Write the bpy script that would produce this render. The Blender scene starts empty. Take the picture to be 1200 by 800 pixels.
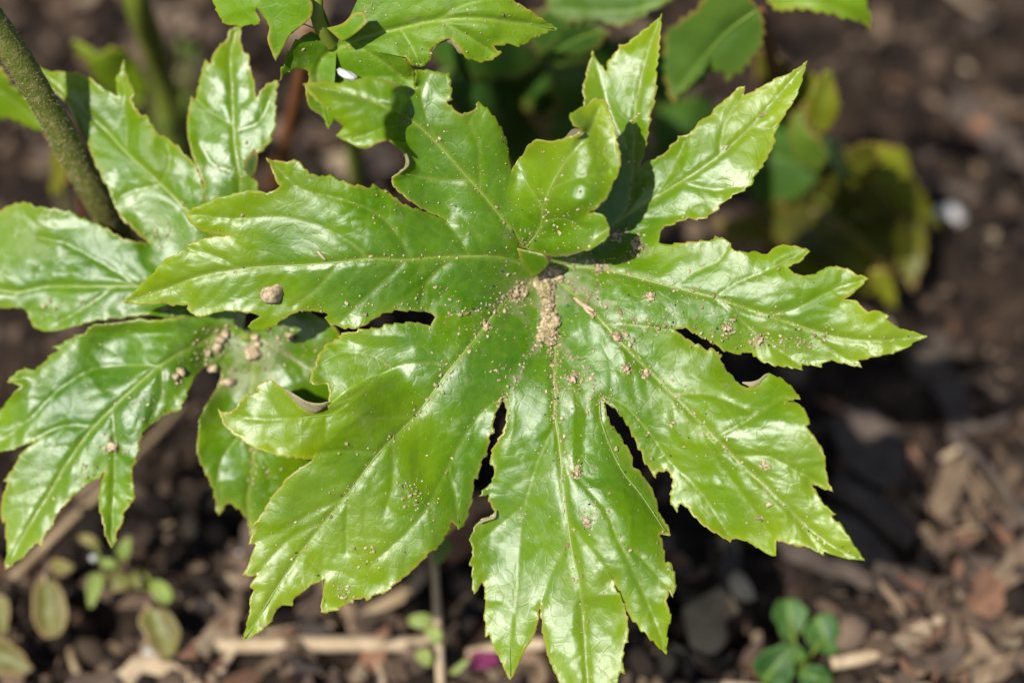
import bpy, math, random
import numpy as np
from mathutils import Vector
from mathutils.geometry import delaunay_2d_cdt

random.seed(7)
rng = np.random.default_rng(11)
scene = bpy.context.scene
COL = scene.collection

# ------------------------------------------------------------------ camera
S = 0.00012            # metres in one "unit"; the frame is 1200 units (14.4 cm) wide at the focal distance
DIST = 2333.0          # focal distance in units (70 mm lens, 28 cm away)
PITCH = math.radians(55)
GDEPTH = 640.0         # ground lies this far behind the focal plane on the axis
HCAM = (DIST + GDEPTH) * math.sin(PITCH)
cam = bpy.data.cameras.new('camera')
camo = bpy.data.objects.new('camera', cam)
COL.objects.link(camo)
cam.lens = 70.0
cam.sensor_width = 36.0
cam.clip_start = 0.005
cam.clip_end = 100.0
camo.location = (0, 0, HCAM * S)
camo.rotation_euler = (math.pi / 2 - PITCH, 0, 0)
cam.dof.use_dof = True
cam.dof.focus_distance = (DIST - 5) * S
cam.dof.aperture_fstop = 5.8
cam.dof.aperture_blades = 9
scene.camera = camo

# ------------------------------------------------------------------ light
SP, CP = math.sin(PITCH), math.cos(PITCH)
def c2w(v):
    return (v[0], v[1] * SP - v[2] * CP, v[1] * CP + v[2] * SP)
LC = Vector((-0.40, 0.15, 0.905)).normalized()       # towards the sun, camera axes
LW = Vector(c2w(LC)).normalized()
SUN_EL = math.asin(LW.z)
SUN_AZ = math.atan2(LW.x, LW.y)
world = bpy.data.worlds.new('World')
scene.world = world
world.use_nodes = True
wn = world.node_tree
sky = wn.nodes.new('ShaderNodeTexSky')
sky.sky_type = 'NISHITA'
sky.sun_disc = False
sky.sun_elevation = SUN_EL
sky.sun_rotation = SUN_AZ
sky.air_density = 1.0
sky.dust_density = 1.5
wn.links.new(sky.outputs[0], wn.nodes['Background'].inputs[0])
wn.nodes['Background'].inputs[1].default_value = 0.09
sun = bpy.data.lights.new('sun', 'SUN')
sun.energy = 5.0
sun.angle = math.radians(0.55)
sun.color = (1.0, 0.972, 0.935)
suno = bpy.data.objects.new('sun', sun)
COL.objects.link(suno)
suno.rotation_euler = LW.to_track_quat('Z', 'Y').to_euler()
suno.location = LW * 2
vs = scene.view_settings
vs.view_transform = 'Standard'
vs.look = 'None'
vs.exposure = 0.2
vs.gamma = 1.0
vs.use_curve_mapping = False

# ------------------------------------------------------------------ maths helpers
def P(x, y, h):
    """point seen in direction (x, y) of the frame, h units nearer than the focal distance -> world metres"""
    x = np.asarray(x, float); y = np.asarray(y, float); h = np.asarray(h, float)
    k = (DIST - h) / DIST
    cx = (x - 600.0) * k; cy = (400.0 - y) * k; cz = -(DIST - h)
    return np.stack([cx, cy * SP - cz * CP, HCAM + cy * CP + cz * SP], -1) * S
def hground(y):
    return DIST - HCAM / (SP - (400.0 - np.asarray(y, float)) / DIST * CP)
def G(x, y, up=0.0):
    p = P(x, y, hground(y)); p = np.array(p, float); p[..., 2] += np.asarray(up) * S
    return p
def Z(ox, oy, *f):
    a = np.array(f, float).reshape(-1, 2)
    return a / 2.9625 + np.array([ox, oy], float)
def A(*f):
    return np.array(f, float).reshape(-1, 2)

class RBF:
    def __init__(s, pts, smooth=0.0):
        p = np.array(pts, float); s.c = p[:, :2]; n = len(p)
        d = np.linalg.norm(s.c[:, None] - s.c[None], axis=-1)
        K = s.k(d) + np.eye(n) * smooth
        Q = np.concatenate([np.ones((n, 1)), s.c / 100], 1)
        M = np.block([[K, Q], [Q.T, np.zeros((3, 3))]])
        sol = np.linalg.lstsq(M, np.concatenate([p[:, 2], np.zeros(3)]), rcond=None)[0]
        s.w, s.a = sol[:n], sol[n:]
    @staticmethod
    def k(d):
        d = d / 100.0
        return np.where(d > 1e-9, d * d * np.log(np.maximum(d, 1e-9)), 0.0)
    def __call__(s, x, y):
        x = np.asarray(x, float).ravel(); y = np.asarray(y, float).ravel()
        out = np.empty(len(x))
        for i in range(0, len(x), 20000):
            q = np.stack([x[i:i+20000], y[i:i+20000]], -1)
            qf = (q / 100).astype(np.float32); cf = (s.c / 100).astype(np.float32)
            e = (qf[:, :1] - cf[None, :, 0])**2; e += (qf[:, 1:] - cf[None, :, 1])**2
            np.maximum(e, 1e-12, out=e)
            out[i:i+20000] = (0.5 * e * np.log(e)) @ s.w + s.a[0] + q @ s.a[1:] / 100
        return out

_perm = np.random.default_rng(5).random((256, 256))
def noise(x, y, wl, seed=0):
    x = np.asarray(x, float) / wl + seed * 17.31 + 500; y = np.asarray(y, float) / wl + seed * 9.77 + 500
    xi = np.floor(x).astype(int); yi = np.floor(y).astype(int)
    fx = x - xi; fy = y - yi
    fx = fx**3 * (fx * (fx * 6 - 15) + 10); fy = fy**3 * (fy * (fy * 6 - 15) + 10)
    g = lambda a, b: _perm[a % 256, b % 256]
    v = (g(xi, yi) * (1 - fx) + g(xi + 1, yi) * fx) * (1 - fy) + (g(xi, yi + 1) * (1 - fx) + g(xi + 1, yi + 1) * fx) * fy
    return v * 2 - 1

_sdc = {}
def segdist(x, y, a, b, cap=60.0):
    """min distance from points to segments a->b (distances beyond cap are only lower bounds of cap)"""
    x = np.asarray(x, np.float32); y = np.asarray(y, np.float32)
    key = (len(x), len(a), float(x.sum()), float(y.sum()), float(a.sum()), float(b.sum()))
    if key in _sdc: return _sdc[key].copy()
    a = np.asarray(a, np.float32); b = np.asarray(b, np.float32)
    best = np.full(len(x), cap * cap, np.float32)
    d = b - a
    iL = 1 / np.maximum((d**2).sum(1), 1e-9)
    lo = np.minimum(a, b) - cap; hi = np.maximum(a, b) + cap
    T = 48.0
    tid = np.floor(x / T).astype(np.int64) * 100003 + np.floor(y / T).astype(np.int64)
    order = np.argsort(tid, kind='stable'); st = tid[order]
    cut = np.flatnonzero(np.diff(st)) + 1
    for ids in np.split(order, cut):
        if not len(ids): continue
        xs, ys = x[ids], y[ids]
        m = (lo[:, 0] <= xs.max()) & (hi[:, 0] >= xs.min()) & (lo[:, 1] <= ys.max()) & (hi[:, 1] >= ys.min())
        if not m.any(): continue
        am, dm_, il = a[m], d[m], iL[m]
        px = xs[:, None] - am[None, :, 0]; py = ys[:, None] - am[None, :, 1]
        t = px * (dm_[:, 0] * il) + py * (dm_[:, 1] * il)
        np.clip(t, 0, 1, out=t)
        px -= t * dm_[:, 0]; py -= t * dm_[:, 1]
        px *= px; py *= py; px += py
        best[ids] = np.minimum(best[ids], px.min(1))
    r = np.sqrt(best).astype(float)
    if len(_sdc) > 40: _sdc.clear()
    _sdc[key] = r
    return r.copy()
def inside(x, y, poly):
    x = np.asarray(x, float); y = np.asarray(y, float)
    r = np.zeros(len(x), bool)
    n = len(poly)
    for i in range(n):
        x1, y1 = poly[i]; x2, y2 = poly[(i + 1) % n]
        if y1 == y2: continue
        c = ((y1 > y) != (y2 > y)) & (x < (x2 - x1) * (y - y1) / (y2 - y1) + x1)
        r ^= c
    return r
def smoothline(p, step=2.0, sharp=115.0, tension=0.5):
    """Catmull-Rom through p, with sharp turns kept as corners"""
    p = np.asarray(p, float)
    n = len(p)
    if n < 3:
        m = max(1, int(np.linalg.norm(p[-1] - p[0]) / step)); t = np.linspace(0, 1, m + 1)[:, None]
        return p[0] + (p[-1] - p[0]) * t
    corner = [True] * n
    for i in range(1, n - 1):
        u = p[i - 1] - p[i]; v = p[i + 1] - p[i]
        c = (u @ v) / (np.linalg.norm(u) * np.linalg.norm(v) + 1e-9)
        corner[i] = math.degrees(math.acos(max(-1, min(1, c)))) < sharp
    out = []
    for i in range(n - 1):
        a, b = p[i], p[i + 1]
        ta = (p[i + 1] - p[i - 1]) * tension if not corner[i] else (b - a)
        tb = (p[i + 2] - p[i]) * tension if not corner[i + 1] else (b - a)
        L = np.linalg.norm(b - a)
        ta = ta * min(1, L / (np.linalg.norm(ta) + 1e-9)); tb = tb * min(1, L / (np.linalg.norm(tb) + 1e-9))
        m = max(1, int(round(L / step)))
        t = (np.arange(m) / m)[:, None]
        out.append((2*t**3 - 3*t**2 + 1) * a + (t**3 - 2*t**2 + t) * ta + (-2*t**3 + 3*t**2) * b + (t**3 - t**2) * tb)
    out.append(p[-1:])
    return np.concatenate(out)

# ------------------------------------------------------------------ materials
MATS = {}
def nodes_of(name):
    m = bpy.data.materials.new(name); m.use_nodes = True
    nt = m.node_tree; nt.nodes.clear()
    out = nt.nodes.new('ShaderNodeOutputMaterial')
    MATS[name] = m
    return m, nt, out
def N(nt, t, **kw):
    n = nt.nodes.new(t)
    for k, v in kw.items():
        if k.startswith('i_'):
            n.inputs[k[2:].replace('_', ' ')].default_value = v
        else:
            setattr(n, k, v)
    return n
def mixc(nt, fac, a, b, blend='MIX'):
    n = nt.nodes.new('ShaderNodeMix'); n.data_type = 'RGBA'; n.blend_type = blend
    for sock, v in ((n.inputs[0], fac), (n.inputs[6], a), (n.inputs[7], b)):
        if hasattr(v, 'is_output'): nt.links.new(v, sock)
        elif isinstance(v, (int, float)): sock.default_value = v
        else: sock.default_value = (*v, 1)
    return n.outputs[2]
def mathn(nt, op, a, b=0.0, c=None, clamp=False):
    n = nt.nodes.new('ShaderNodeMath'); n.operation = op; n.use_clamp = clamp
    for i, v in enumerate((a, b) if c is None else (a, b, c)):
        if hasattr(v, 'is_output'): nt.links.new(v, n.inputs[i])
        else: n.inputs[i].default_value = v
    return n.outputs[0]
def ramp(nt, fac, stops):
    n = nt.nodes.new('ShaderNodeValToRGB')
    el = n.color_ramp.elements
    while len(el) < len(stops): el.new(0.5)
    for e, (p, c) in zip(el, stops):
        e.position = p; e.color = (*c, 1) if len(c) == 3 else c
    nt.links.new(fac, n.inputs[0])
    return n.outputs[0]
def tex(nt, scale, detail=3.0, rough=0.55, co=None):
    n = nt.nodes.new('ShaderNodeTexNoise'); n.inputs['Scale'].default_value = scale
    n.inputs['Detail'].default_value = detail; n.inputs['Roughness'].default_value = rough
    if co is not None: nt.links.new(co, n.inputs['Vector'])
    return n.outputs['Fac']

def leaf_material(name, dark, mid, young, vein, edgec, rough=0.36, transl=0.25, spec=0.5, bump=0.35, vfac=0.7):
    m, nt, out = nodes_of(name)
    geo = nt.nodes.new('ShaderNodeTexCoord').outputs['Object']
    at = lambda n: N(nt, 'ShaderNodeAttribute', attribute_name=n).outputs['Fac']
    big = tex(nt, 90, 3, 0.55, geo)
    fine = tex(nt, 900, 3, 0.6, geo)
    c = mixc(nt, ramp(nt, big, [(0.36, (0, 0, 0)), (0.66, (1, 1, 1))]), dark, mid)
    c = mixc(nt, mathn(nt, 'MULTIPLY', at('tone'), 1.0, clamp=True), c, young)
    # fine net of cells between the small veins
    vo = nt.nodes.new('ShaderNodeTexVoronoi'); vo.feature = 'DISTANCE_TO_EDGE'; vo.inputs['Scale'].default_value = 620
    wob = nt.nodes.new('ShaderNodeMixRGB'); wob.blend_type = 'ADD'; wob.inputs[0].default_value = 0.0006
    nt.links.new(geo, wob.inputs[1])
    nn = nt.nodes.new('ShaderNodeTexNoise'); nn.inputs['Scale'].default_value = 900; nt.links.new(geo, nn.inputs['Vector'])
    nt.links.new(nn.outputs['Color'], wob.inputs[2])
    nt.links.new(wob.outputs[0], vo.inputs['Vector'])
    net = ramp(nt, vo.outputs['Distance'], [(0.0, (1, 1, 1)), (0.12, (0, 0, 0))])
    c = mixc(nt, mathn(nt, 'MULTIPLY', net, 0.09), c, vein)
    c = mixc(nt, mathn(nt, 'MULTIPLY', ramp(nt, fine, [(0.45, (0, 0, 0)), (0.75, (1, 1, 1))]), 0.22), c, tuple(min(1, v * 1.5) for v in mid))
    c = mixc(nt, mathn(nt, 'MULTIPLY', ramp(nt, tex(nt, 420, 3, 0.6, geo), [(0.60, (0, 0, 0)), (0.72, (1, 1, 1))]), 0.35), c, tuple(0.5 * (p_ + q_) for p_, q_ in zip(young, vein)))
    c = mixc(nt, mathn(nt, 'MULTIPLY', at('vein'), vfac, clamp=True), c, vein)
    c = mixc(nt, mathn(nt, 'MULTIPLY', at('edge'), 0.85, clamp=True), c, edgec)
    dusty = ramp(nt, mathn(nt, 'ADD', tex(nt, 240, 4, 0.7, geo), mathn(nt, 'MULTIPLY', at('dust'), 0.28)), [(0.66, (0, 0, 0)), (0.86, (1, 1, 1))])
    c = mixc(nt, mathn(nt, 'MULTIPLY', dusty, 0.32), c, (0.42, 0.34, 0.23))
    rr = mathn(nt, 'MULTIPLY_ADD', tex(nt, 150, 3, 0.6, geo), 0.24, rough - 0.12)
    rr = mathn(nt, 'ADD', rr, mathn(nt, 'MULTIPLY', dusty, 0.2))
    bh = mathn(nt, 'ADD', mathn(nt, 'MULTIPLY', net, -0.25), mathn(nt, 'MULTIPLY', fine, 0.5))
    bh = mathn(nt, 'ADD', bh, mathn(nt, 'MULTIPLY', tex(nt, 330, 2, 0.5, geo), 1.0))
    bh = mathn(nt, 'ADD', bh, mathn(nt, 'MULTIPLY', tex(nt, 3200, 2, 0.6, geo), 0.22))
    bp = nt.nodes.new('ShaderNodeBump'); bp.inputs['Strength'].default_value = bump; bp.inputs['Distance'].default_value = 0.00022
    nt.links.new(bh, bp.inputs['Height'])
    df = nt.nodes.new('ShaderNodeBsdfDiffuse'); nt.links.new(c, df.inputs['Color']); nt.links.new(bp.outputs[0], df.inputs['Normal'])
    tr = nt.nodes.new('ShaderNodeBsdfTranslucent')
    nt.links.new(mixc(nt, 0.6, c, young), tr.inputs['Color'])
    mx = nt.nodes.new('ShaderNodeMixShader'); mx.inputs[0].default_value = transl
    nt.links.new(df.outputs[0], mx.inputs[1]); nt.links.new(tr.outputs[0], mx.inputs[2])
    gl_ = nt.nodes.new('ShaderNodeBsdfAnisotropic'); gl_.distribution = 'BECKMANN'
    gl_.inputs['Color'].default_value = (1, 1, 1, 1)
    nt.links.new(rr, gl_.inputs['Roughness']); nt.links.new(bp.outputs[0], gl_.inputs['Normal'])
    fr = nt.nodes.new('ShaderNodeFresnel'); fr.inputs['IOR'].default_value = 1.45; nt.links.new(bp.outputs[0], fr.inputs['Normal'])
    gloss = mathn(nt, 'MULTIPLY', fr.outputs[0], ramp(nt, mathn(nt, 'ADD', mathn(nt, 'MULTIPLY', tex(nt, 105, 4, 0.55, geo), 0.8), mathn(nt, 'MULTIPLY', tex(nt, 420, 3, 0.6, geo), 0.2)), [(0.44, (0.30,) * 3), (0.505, (1.05,) * 3)]))
    gx_ = nt.nodes.new('ShaderNodeMixShader'); nt.links.new(mathn(nt, 'MULTIPLY', gloss, spec * 1.6, clamp=True), gx_.inputs[0])
    nt.links.new(mx.outputs[0], gx_.inputs[1]); nt.links.new(gl_.outputs[0], gx_.inputs[2])
    nt.links.new(gx_.outputs[0], out.inputs[0])
    return m
leaf_material('leaf_green', (0.052, 0.150, 0.0018), (0.108, 0.224, 0.0025), (0.238, 0.328, 0.005), (0.22, 0.29, 0.04), (0.40, 0.33, 0.06), rough=0.425, spec=0.76, bump=0.24, vfac=0.6)
leaf_material('leaf_top', (0.085, 0.190, 0.006), (0.125, 0.250, 0.008), (0.20, 0.32, 0.010), (0.26, 0.36, 0.05), (0.40, 0.30, 0.05), rough=0.5, spec=0.35)
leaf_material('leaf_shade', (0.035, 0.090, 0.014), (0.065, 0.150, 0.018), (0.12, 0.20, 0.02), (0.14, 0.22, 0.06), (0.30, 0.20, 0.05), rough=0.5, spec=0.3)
leaf_material('leaf_bronze', (0.040, 0.042, 0.006), (0.085, 0.085, 0.008), (0.21, 0.235, 0.012), (0.18, 0.15, 0.04), (0.34, 0.20, 0.05), rough=0.5, spec=0.35)
leaf_material('seedling_green', (0.022, 0.064, 0.014), (0.040, 0.108, 0.022), (0.13, 0.25, 0.03), (0.15, 0.26, 0.08), (0.12, 0.24, 0.05), rough=0.5, spec=0.35)
leaf_material('seedling_pale', (0.12, 0.19, 0.025), (0.18, 0.27, 0.04), (0.28, 0.35, 0.08), (0.40, 0.44, 0.18), (0.36, 0.36, 0.12), rough=0.5, spec=0.35)
leaf_material('leaf_olive', (0.085, 0.080, 0.022), (0.15, 0.135, 0.038), (0.25, 0.21, 0.06), (0.30, 0.27, 0.12), (0.42, 0.28, 0.12), rough=0.45, spec=0.4)

def rough_material(name, stops, scale=200, bump=0.6, bdist=0.0004, attr=False, rough=0.9, spec=0.2, transl=0.0):
    m, nt, out = nodes_of(name)
    geo = nt.nodes.new('ShaderNodeNewGeometry').outputs['Position']
    f = tex(nt, scale, 5, 0.65, geo)
    if attr:
        c = N(nt, 'ShaderNodeAttribute', attribute_name='Col').outputs['Color']
        c = mixc(nt, 1.0, c, ramp(nt, f, [(0.3, (0.6, 0.6, 0.6)), (0.7, (1.3, 1.3, 1.3))]), 'MULTIPLY')
    else:
        c = ramp(nt, f, stops)
    pr = nt.nodes.new('ShaderNodeBsdfPrincipled')
    nt.links.new(c, pr.inputs['Base Color'])
    pr.inputs['Roughness'].default_value = rough
    pr.inputs['Specular IOR Level'].default_value = spec
    bp = nt.nodes.new('ShaderNodeBump'); bp.inputs['Strength'].default_value = bump; bp.inputs['Distance'].default_value = bdist
    nt.links.new(tex(nt, scale * 3, 4, 0.6, geo), bp.inputs['Height']); nt.links.new(bp.outputs[0], pr.inputs['Normal'])
    sh = pr.outputs[0]
    if transl:
        tr = nt.nodes.new('ShaderNodeBsdfTranslucent'); nt.links.new(c, tr.inputs['Color'])
        mx = nt.nodes.new('ShaderNodeMixShader'); mx.inputs[0].default_value = transl
        nt.links.new(sh, mx.inputs[1]); nt.links.new(tr.outputs[0], mx.inputs[2]); sh = mx.outputs[0]
    nt.links.new(sh, out.inputs[0])
    return m
rough_material('soil', [(0.32, (0.006, 0.0038, 0.0026)), (0.52, (0.025, 0.0155, 0.0095)), (0.76, (0.088, 0.055, 0.034))], 110, 1.0, 0.0015)
rough_material('litter', None, 160, 0.6, 0.0003, attr=True, transl=0.1)
rough_material('sand', None, 900, 0.7, 0.0002, attr=True)
rough_material('clod', [(0.30, (0.13, 0.094, 0.055)), (0.46, (0.37, 0.275, 0.165)), (0.66, (0.60, 0.48, 0.31))], 1100, 0.6, 0.0002)
rough_material('hairy_stem', [(0.25, (0.075, 0.090, 0.012)), (0.50, (0.13, 0.15, 0.026)), (0.75, (0.30, 0.24, 0.10))], 900, 0.9, 0.0003, rough=0.6)
rough_material('green_stalk', [(0.3, (0.13, 0.17, 0.02)), (0.7, (0.21, 0.25, 0.035))], 150, 0.3, 0.0003, rough=0.5)
rough_material('red_stem', [(0.3, (0.12, 0.045, 0.018)), (0.7, (0.22, 0.095, 0.04))], 200, 0.3, 0.0003, rough=0.5)
rough_material('straw', [(0.3, (0.36, 0.26, 0.15)), (0.7, (0.58, 0.45, 0.29))], 350, 0.5, 0.0003, rough=0.7)
rough_material('dry_leaf', [(0.3, (0.26, 0.175, 0.09)), (0.7, (0.50, 0.37, 0.22))], 220, 0.6, 0.0004, rough=0.8, transl=0.15)
rough_material('dark_bark', [(0.3, (0.050, 0.037, 0.028)), (0.7, (0.12, 0.090, 0.068))], 220, 0.8, 0.0006, rough=0.85)
rough_material('rust_leaf', [(0.3, (0.14, 0.062, 0.03)), (0.7, (0.28, 0.14, 0.075))], 220, 0.6, 0.0004, rough=0.8)
rough_material('pale_stone', [(0.35, (0.40, 0.37, 0.33)), (0.65, (0.72, 0.70, 0.66))], 380, 0.5, 0.0003, rough=0.6)
rough_material('grey_stone', [(0.3, (0.10, 0.11, 0.10)), (0.7, (0.20, 0.21, 0.19))], 300, 0.4, 0.0003, rough=0.35, spec=0.5)
rough_material('underside', [(0.3, (0.26, 0.25, 0.11)), (0.7, (0.40, 0.34, 0.20))], 400, 0.5, 0.0002, rough=0.6, transl=0.25)
rough_material('petal', [(0.3, (0.10, 0.010, 0.045)), (0.7, (0.20, 0.03, 0.09))], 300, 0.3, 0.0002, rough=0.6)
rough_material('white_husk', [(0.35, (0.38, 0.38, 0.34)), (0.65, (0.72, 0.73, 0.70))], 300, 0.3, 0.0002, rough=0.4, spec=0.5, transl=0.2)
def vein_mat():
    m, nt, out = nodes_of('vein')
    geo = nt.nodes.new('ShaderNodeTexCoord').outputs['Object']
    pr = nt.nodes.new('ShaderNodeBsdfPrincipled')
    nt.links.new(ramp(nt, tex(nt, 300, 3, 0.6, geo), [(0.3, (0.12, 0.22, 0.012)), (0.7, (0.20, 0.29, 0.035))]), pr.inputs['Base Color'])
    pr.inputs['Roughness'].default_value = 0.45
    nt.links.new(pr.outputs[0], out.inputs[0])
vein_mat()

# ------------------------------------------------------------------ object helpers
def link(name, me, mat=None, parent=None):
    o = bpy.data.objects.new(name, me)
    COL.objects.link(o)
    if mat is not None and me is not None: me.materials.append(MATS[mat])
    if parent is not None: o.parent = parent
    return o
def tag(o, label=None, cat=None, group=None, kind=None):
    if label: o['label'] = label
    if cat: o['category'] = cat
    if group: o['group'] = group
    if kind: o['kind'] = kind
    return o
def thing(name, loc, label, cat, group=None):
    o = bpy.data.objects.new(name, None); COL.objects.link(o)
    o.location = loc; o.empty_display_size = 0.01
    return tag(o, label, cat, group)
def mesh(name, co, faces, attrs=None, smooth=True, origin=None):
    co = np.asarray(co, float)
    if origin is not None: co = co - np.asarray(origin, float)
    me = bpy.data.meshes.new(name)
    me.from_pydata(co.tolist(), [], [tuple(int(i) for i in f) for f in faces])
    for k, v in (attrs or {}).items():
        if k == 'Col':
            a = me.attributes.new('Col', 'FLOAT_COLOR', 'POINT')
            a.data.foreach_set('color', np.concatenate([v, np.ones((len(v), 1))], 1).astype(np.float32).ravel())
        else:
            a = me.attributes.new(k, 'FLOAT', 'POINT'); a.data.foreach_set('value', np.asarray(v, np.float32))
    if smooth: me.polygons.foreach_set('use_smooth', [True] * len(me.polygons))
    me.update()
    return me

def patch(name, outline, hfun, mat, parent, teeth=0.0, spacing=2.2, thick=2.2, tone=None, edgew=3.0, origin=(0, 0, 0), extra=None, dust=None, vein=None):
    """a leaf-like sheet with thickness. outline = list of (points, is_free_edge) runs that close a loop"""
    pts, free = [], []
    for run, fr in outline:
        q = smoothline(run, spacing if fr else spacing * 1.5, sharp=118)
        for a in q[:-1]:
            pts.append(a); free.append(fr)
    pts = np.array(pts); free = np.array(free)
    keep = np.linalg.norm(np.roll(pts, -1, 0) - pts, axis=1) > 0.05
    pts, free = pts[keep], free[keep]
    nb = len(pts)
    if teeth:
        d = np.roll(pts, -1, 0) - np.roll(pts, 1, 0); nrm = np.stack([d[:, 1], -d[:, 0]], -1) / (np.linalg.norm(d, axis=1)[:, None] + 1e-9)
        L = np.cumsum(np.linalg.norm(np.roll(pts, -1, 0) - pts, axis=1))
        ph = L / 15.0 + 0.8 * noise(L, L * 0, 60, 4)
        saw = (ph % 1.0); off = teeth * (0.25 + np.clip(0.9 + noise(L, L * 0 + 5, 40, 7), 0, 2)) * (saw - 0.5) + 0.45 * noise(L, L * 0 + 9, 5, 3)
        ins = inside((pts + nrm * 0.5)[:, 0], (pts + nrm * 0.5)[:, 1], pts).mean() > 0.5
        w = free.astype(float) * np.roll(free, 1) * np.roll(free, -1) * np.roll(free, 3) * np.roll(free, -3)
        pts = pts + nrm * (off * w * (-1 if ins else 1))[:, None]
    nx = np.roll(pts, -1, 0)
    lo, hi = pts.min(0), pts.max(0)
    gy = np.arange(lo[1], hi[1], spacing * 0.87); xs = []
    for j, yy in enumerate(gy):
        xx = np.arange(lo[0] + (j % 2) * spacing / 2, hi[0], spacing)
        xs.append(np.stack([xx, np.full(len(xx), yy)], -1))
    g = np.concatenate(xs)
    g = g + rng.uniform(-0.15, 0.15, g.shape) * spacing
    g = g[inside(g[:, 0], g[:, 1], pts)]
    dall = segdist(g[:, 0], g[:, 1], pts, nx)
    g = g[dall > spacing * 0.55]
    V = [Vector(p) for p in np.concatenate([pts, g])]
    r = delaunay_2d_cdt(V, [], [list(range(nb))], 1, 1e-5)
    v2 = np.array([(p.x, p.y) for p in r[0]]); tri = r[2]
    n = len(v2)
    src = {}
    for i, o in enumerate(r[3]):
        for q in o:
            if q < nb: src[i] = q
    if free.any():
        de = segdist(v2[:, 0], v2[:, 1], pts[free], nx[free])
    else:
        de = np.full(n, 99.0)
    h = hfun(v2[:, 0], v2[:, 1], de)
    top = P(v2[:, 0], v2[:, 1], h)
    th = thick * np.clip(0.45 + de / 8, 0.45, 1)
    bot = P(v2[:, 0], v2[:, 1], h - th)
    faces = []
    for f in tri:
        a = v2[f[1]] - v2[f[0]]; b = v2[f[2]] - v2[f[0]]
        f = list(f) if a[0] * b[1] - a[1] * b[0] < 0 else list(f)[::-1]     # image y points down
        faces.append(f)
    edges = {}
    for f in faces:
        for i in range(3): edges[(f[i], f[(i + 1) % 3])] = 1
    allf = list(faces) + [[i + n for i in f[::-1]] for f in faces]
    for (a, b) in edges:
        if (b, a) not in edges:
            if a in src and b in src and not (free[src[a]] or free[src[b]]): continue
            allf.append([b, a, a + n, b + n])
    att = {'edge': np.exp(-(de / edgew)**2) * np.clip(0.62 + 0.75 * noise(v2[:, 0], v2[:, 1], 26, 13), 0.08, 1), 'vein': np.zeros(n), 'tone': np.zeros(n), 'dust': np.zeros(n)}
    if tone is not None: att['tone'] = tone(v2[:, 0], v2[:, 1], de)
    if vein is not None: att['vein'] = vein(v2[:, 0], v2[:, 1])
    if dust is not None: att['dust'] = dust(v2[:, 0], v2[:, 1])
    att = {k: np.concatenate([a, a]) for k, a in att.items()}
    me = mesh(name, np.concatenate([top, bot]), allf, att, origin=origin)
    return link(name, me, mat, parent)

def tube(name, path, radii, mat, parent=None, sides=10, origin=(0, 0, 0), flat=1.0, world_pts=None, wob=0.0):
    """tapered round stalk along 3D points (metres); radii in units"""
    p = np.asarray(path, float)
    r = np.asarray(radii, float) * S
    if len(r) != len(p): r = np.interp(np.linspace(0, 1, len(p)), np.linspace(0, 1, len(r)), r)
    T = np.gradient(p, axis=0); T /= np.linalg.norm(T, axis=1)[:, None] + 1e-12
    view = np.array(c2w((0, 0, 1)))
    U = np.cross(T, view); U /= np.linalg.norm(U, axis=1)[:, None] + 1e-9
    W = np.cross(U, T)
    co, fs = [], []
    for i in range(len(p)):
        for k in range(sides):
            a = 2 * math.pi * k / sides
            rr = r[i] * (1 + wob * math.sin(3.1 * i + 2 * k))
            co.append(p[i] + U[i] * math.cos(a) * rr + W[i] * math.sin(a) * rr * flat)
    for i in range(len(p) - 1):
        for k in range(sides):
            k2 = (k + 1) % sides
            fs.append((i * sides + k, i * sides + k2, (i + 1) * sides + k2, (i + 1) * sides + k))
    fs.append(list(range(sides))[::-1]); fs.append([(len(p) - 1) * sides + k for k in range(sides)])
    return link(name, mesh(name, co, fs, origin=origin), mat, parent)
def curve3(pts, n=24):
    """smooth 3D path through control points"""
    p = np.asarray(pts, float); t = np.arange(len(p))
    out = []
    for u in np.linspace(0, len(p) - 1, n):
        i = min(int(u), len(p) - 2); f = u - i
        p0 = p[max(i - 1, 0)]; p1 = p[i]; p2 = p[i + 1]; p3 = p[min(i + 2, len(p) - 1)]
        out.append(0.5 * ((2 * p1) + (-p0 + p2) * f + (2*p0 - 5*p1 + 4*p2 - p3) * f*f + (-p0 + 3*p1 - 3*p2 + p3) * f**3))
    return np.array(out)

import bmesh
def lump_mesh(name, seed, sub=3, rough=0.35, sq=(1, 1, 1)):
    """irregular clod of unit radius"""
    bm = bmesh.new(); bmesh.ops.create_icosphere(bm, subdivisions=sub, radius=1.0)
    r = random.Random(seed)
    ph = [(Vector((r.gauss(0, 1), r.gauss(0, 1), r.gauss(0, 1))).normalized(), r.uniform(1.5, 3.0), r.uniform(0, 6)) for _ in range(5)]
    ph2 = [(Vector((r.gauss(0, 1), r.gauss(0, 1), r.gauss(0, 1))).normalized(), r.uniform(5, 10), r.uniform(0, 6)) for _ in range(6)]
    for v in bm.verts:
        d = v.co.normalized()
        k = 1 + rough * 0.4 * sum(math.sin(f * d.dot(a) * 2 + o) for a, f, o in ph) / 2 + rough * 0.35 * sum(math.sin(f * d.dot(a) + o) for a, f, o in ph2) / 2.5
        v.co = Vector((d.x * sq[0], d.y * sq[1], d.z * sq[2])) * max(0.35, k)
    me = bpy.data.meshes.new(name); bm.to_mesh(me); bm.free()
    me.polygons.foreach_set('use_smooth', [True] * len(me.polygons))
    return me

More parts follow.
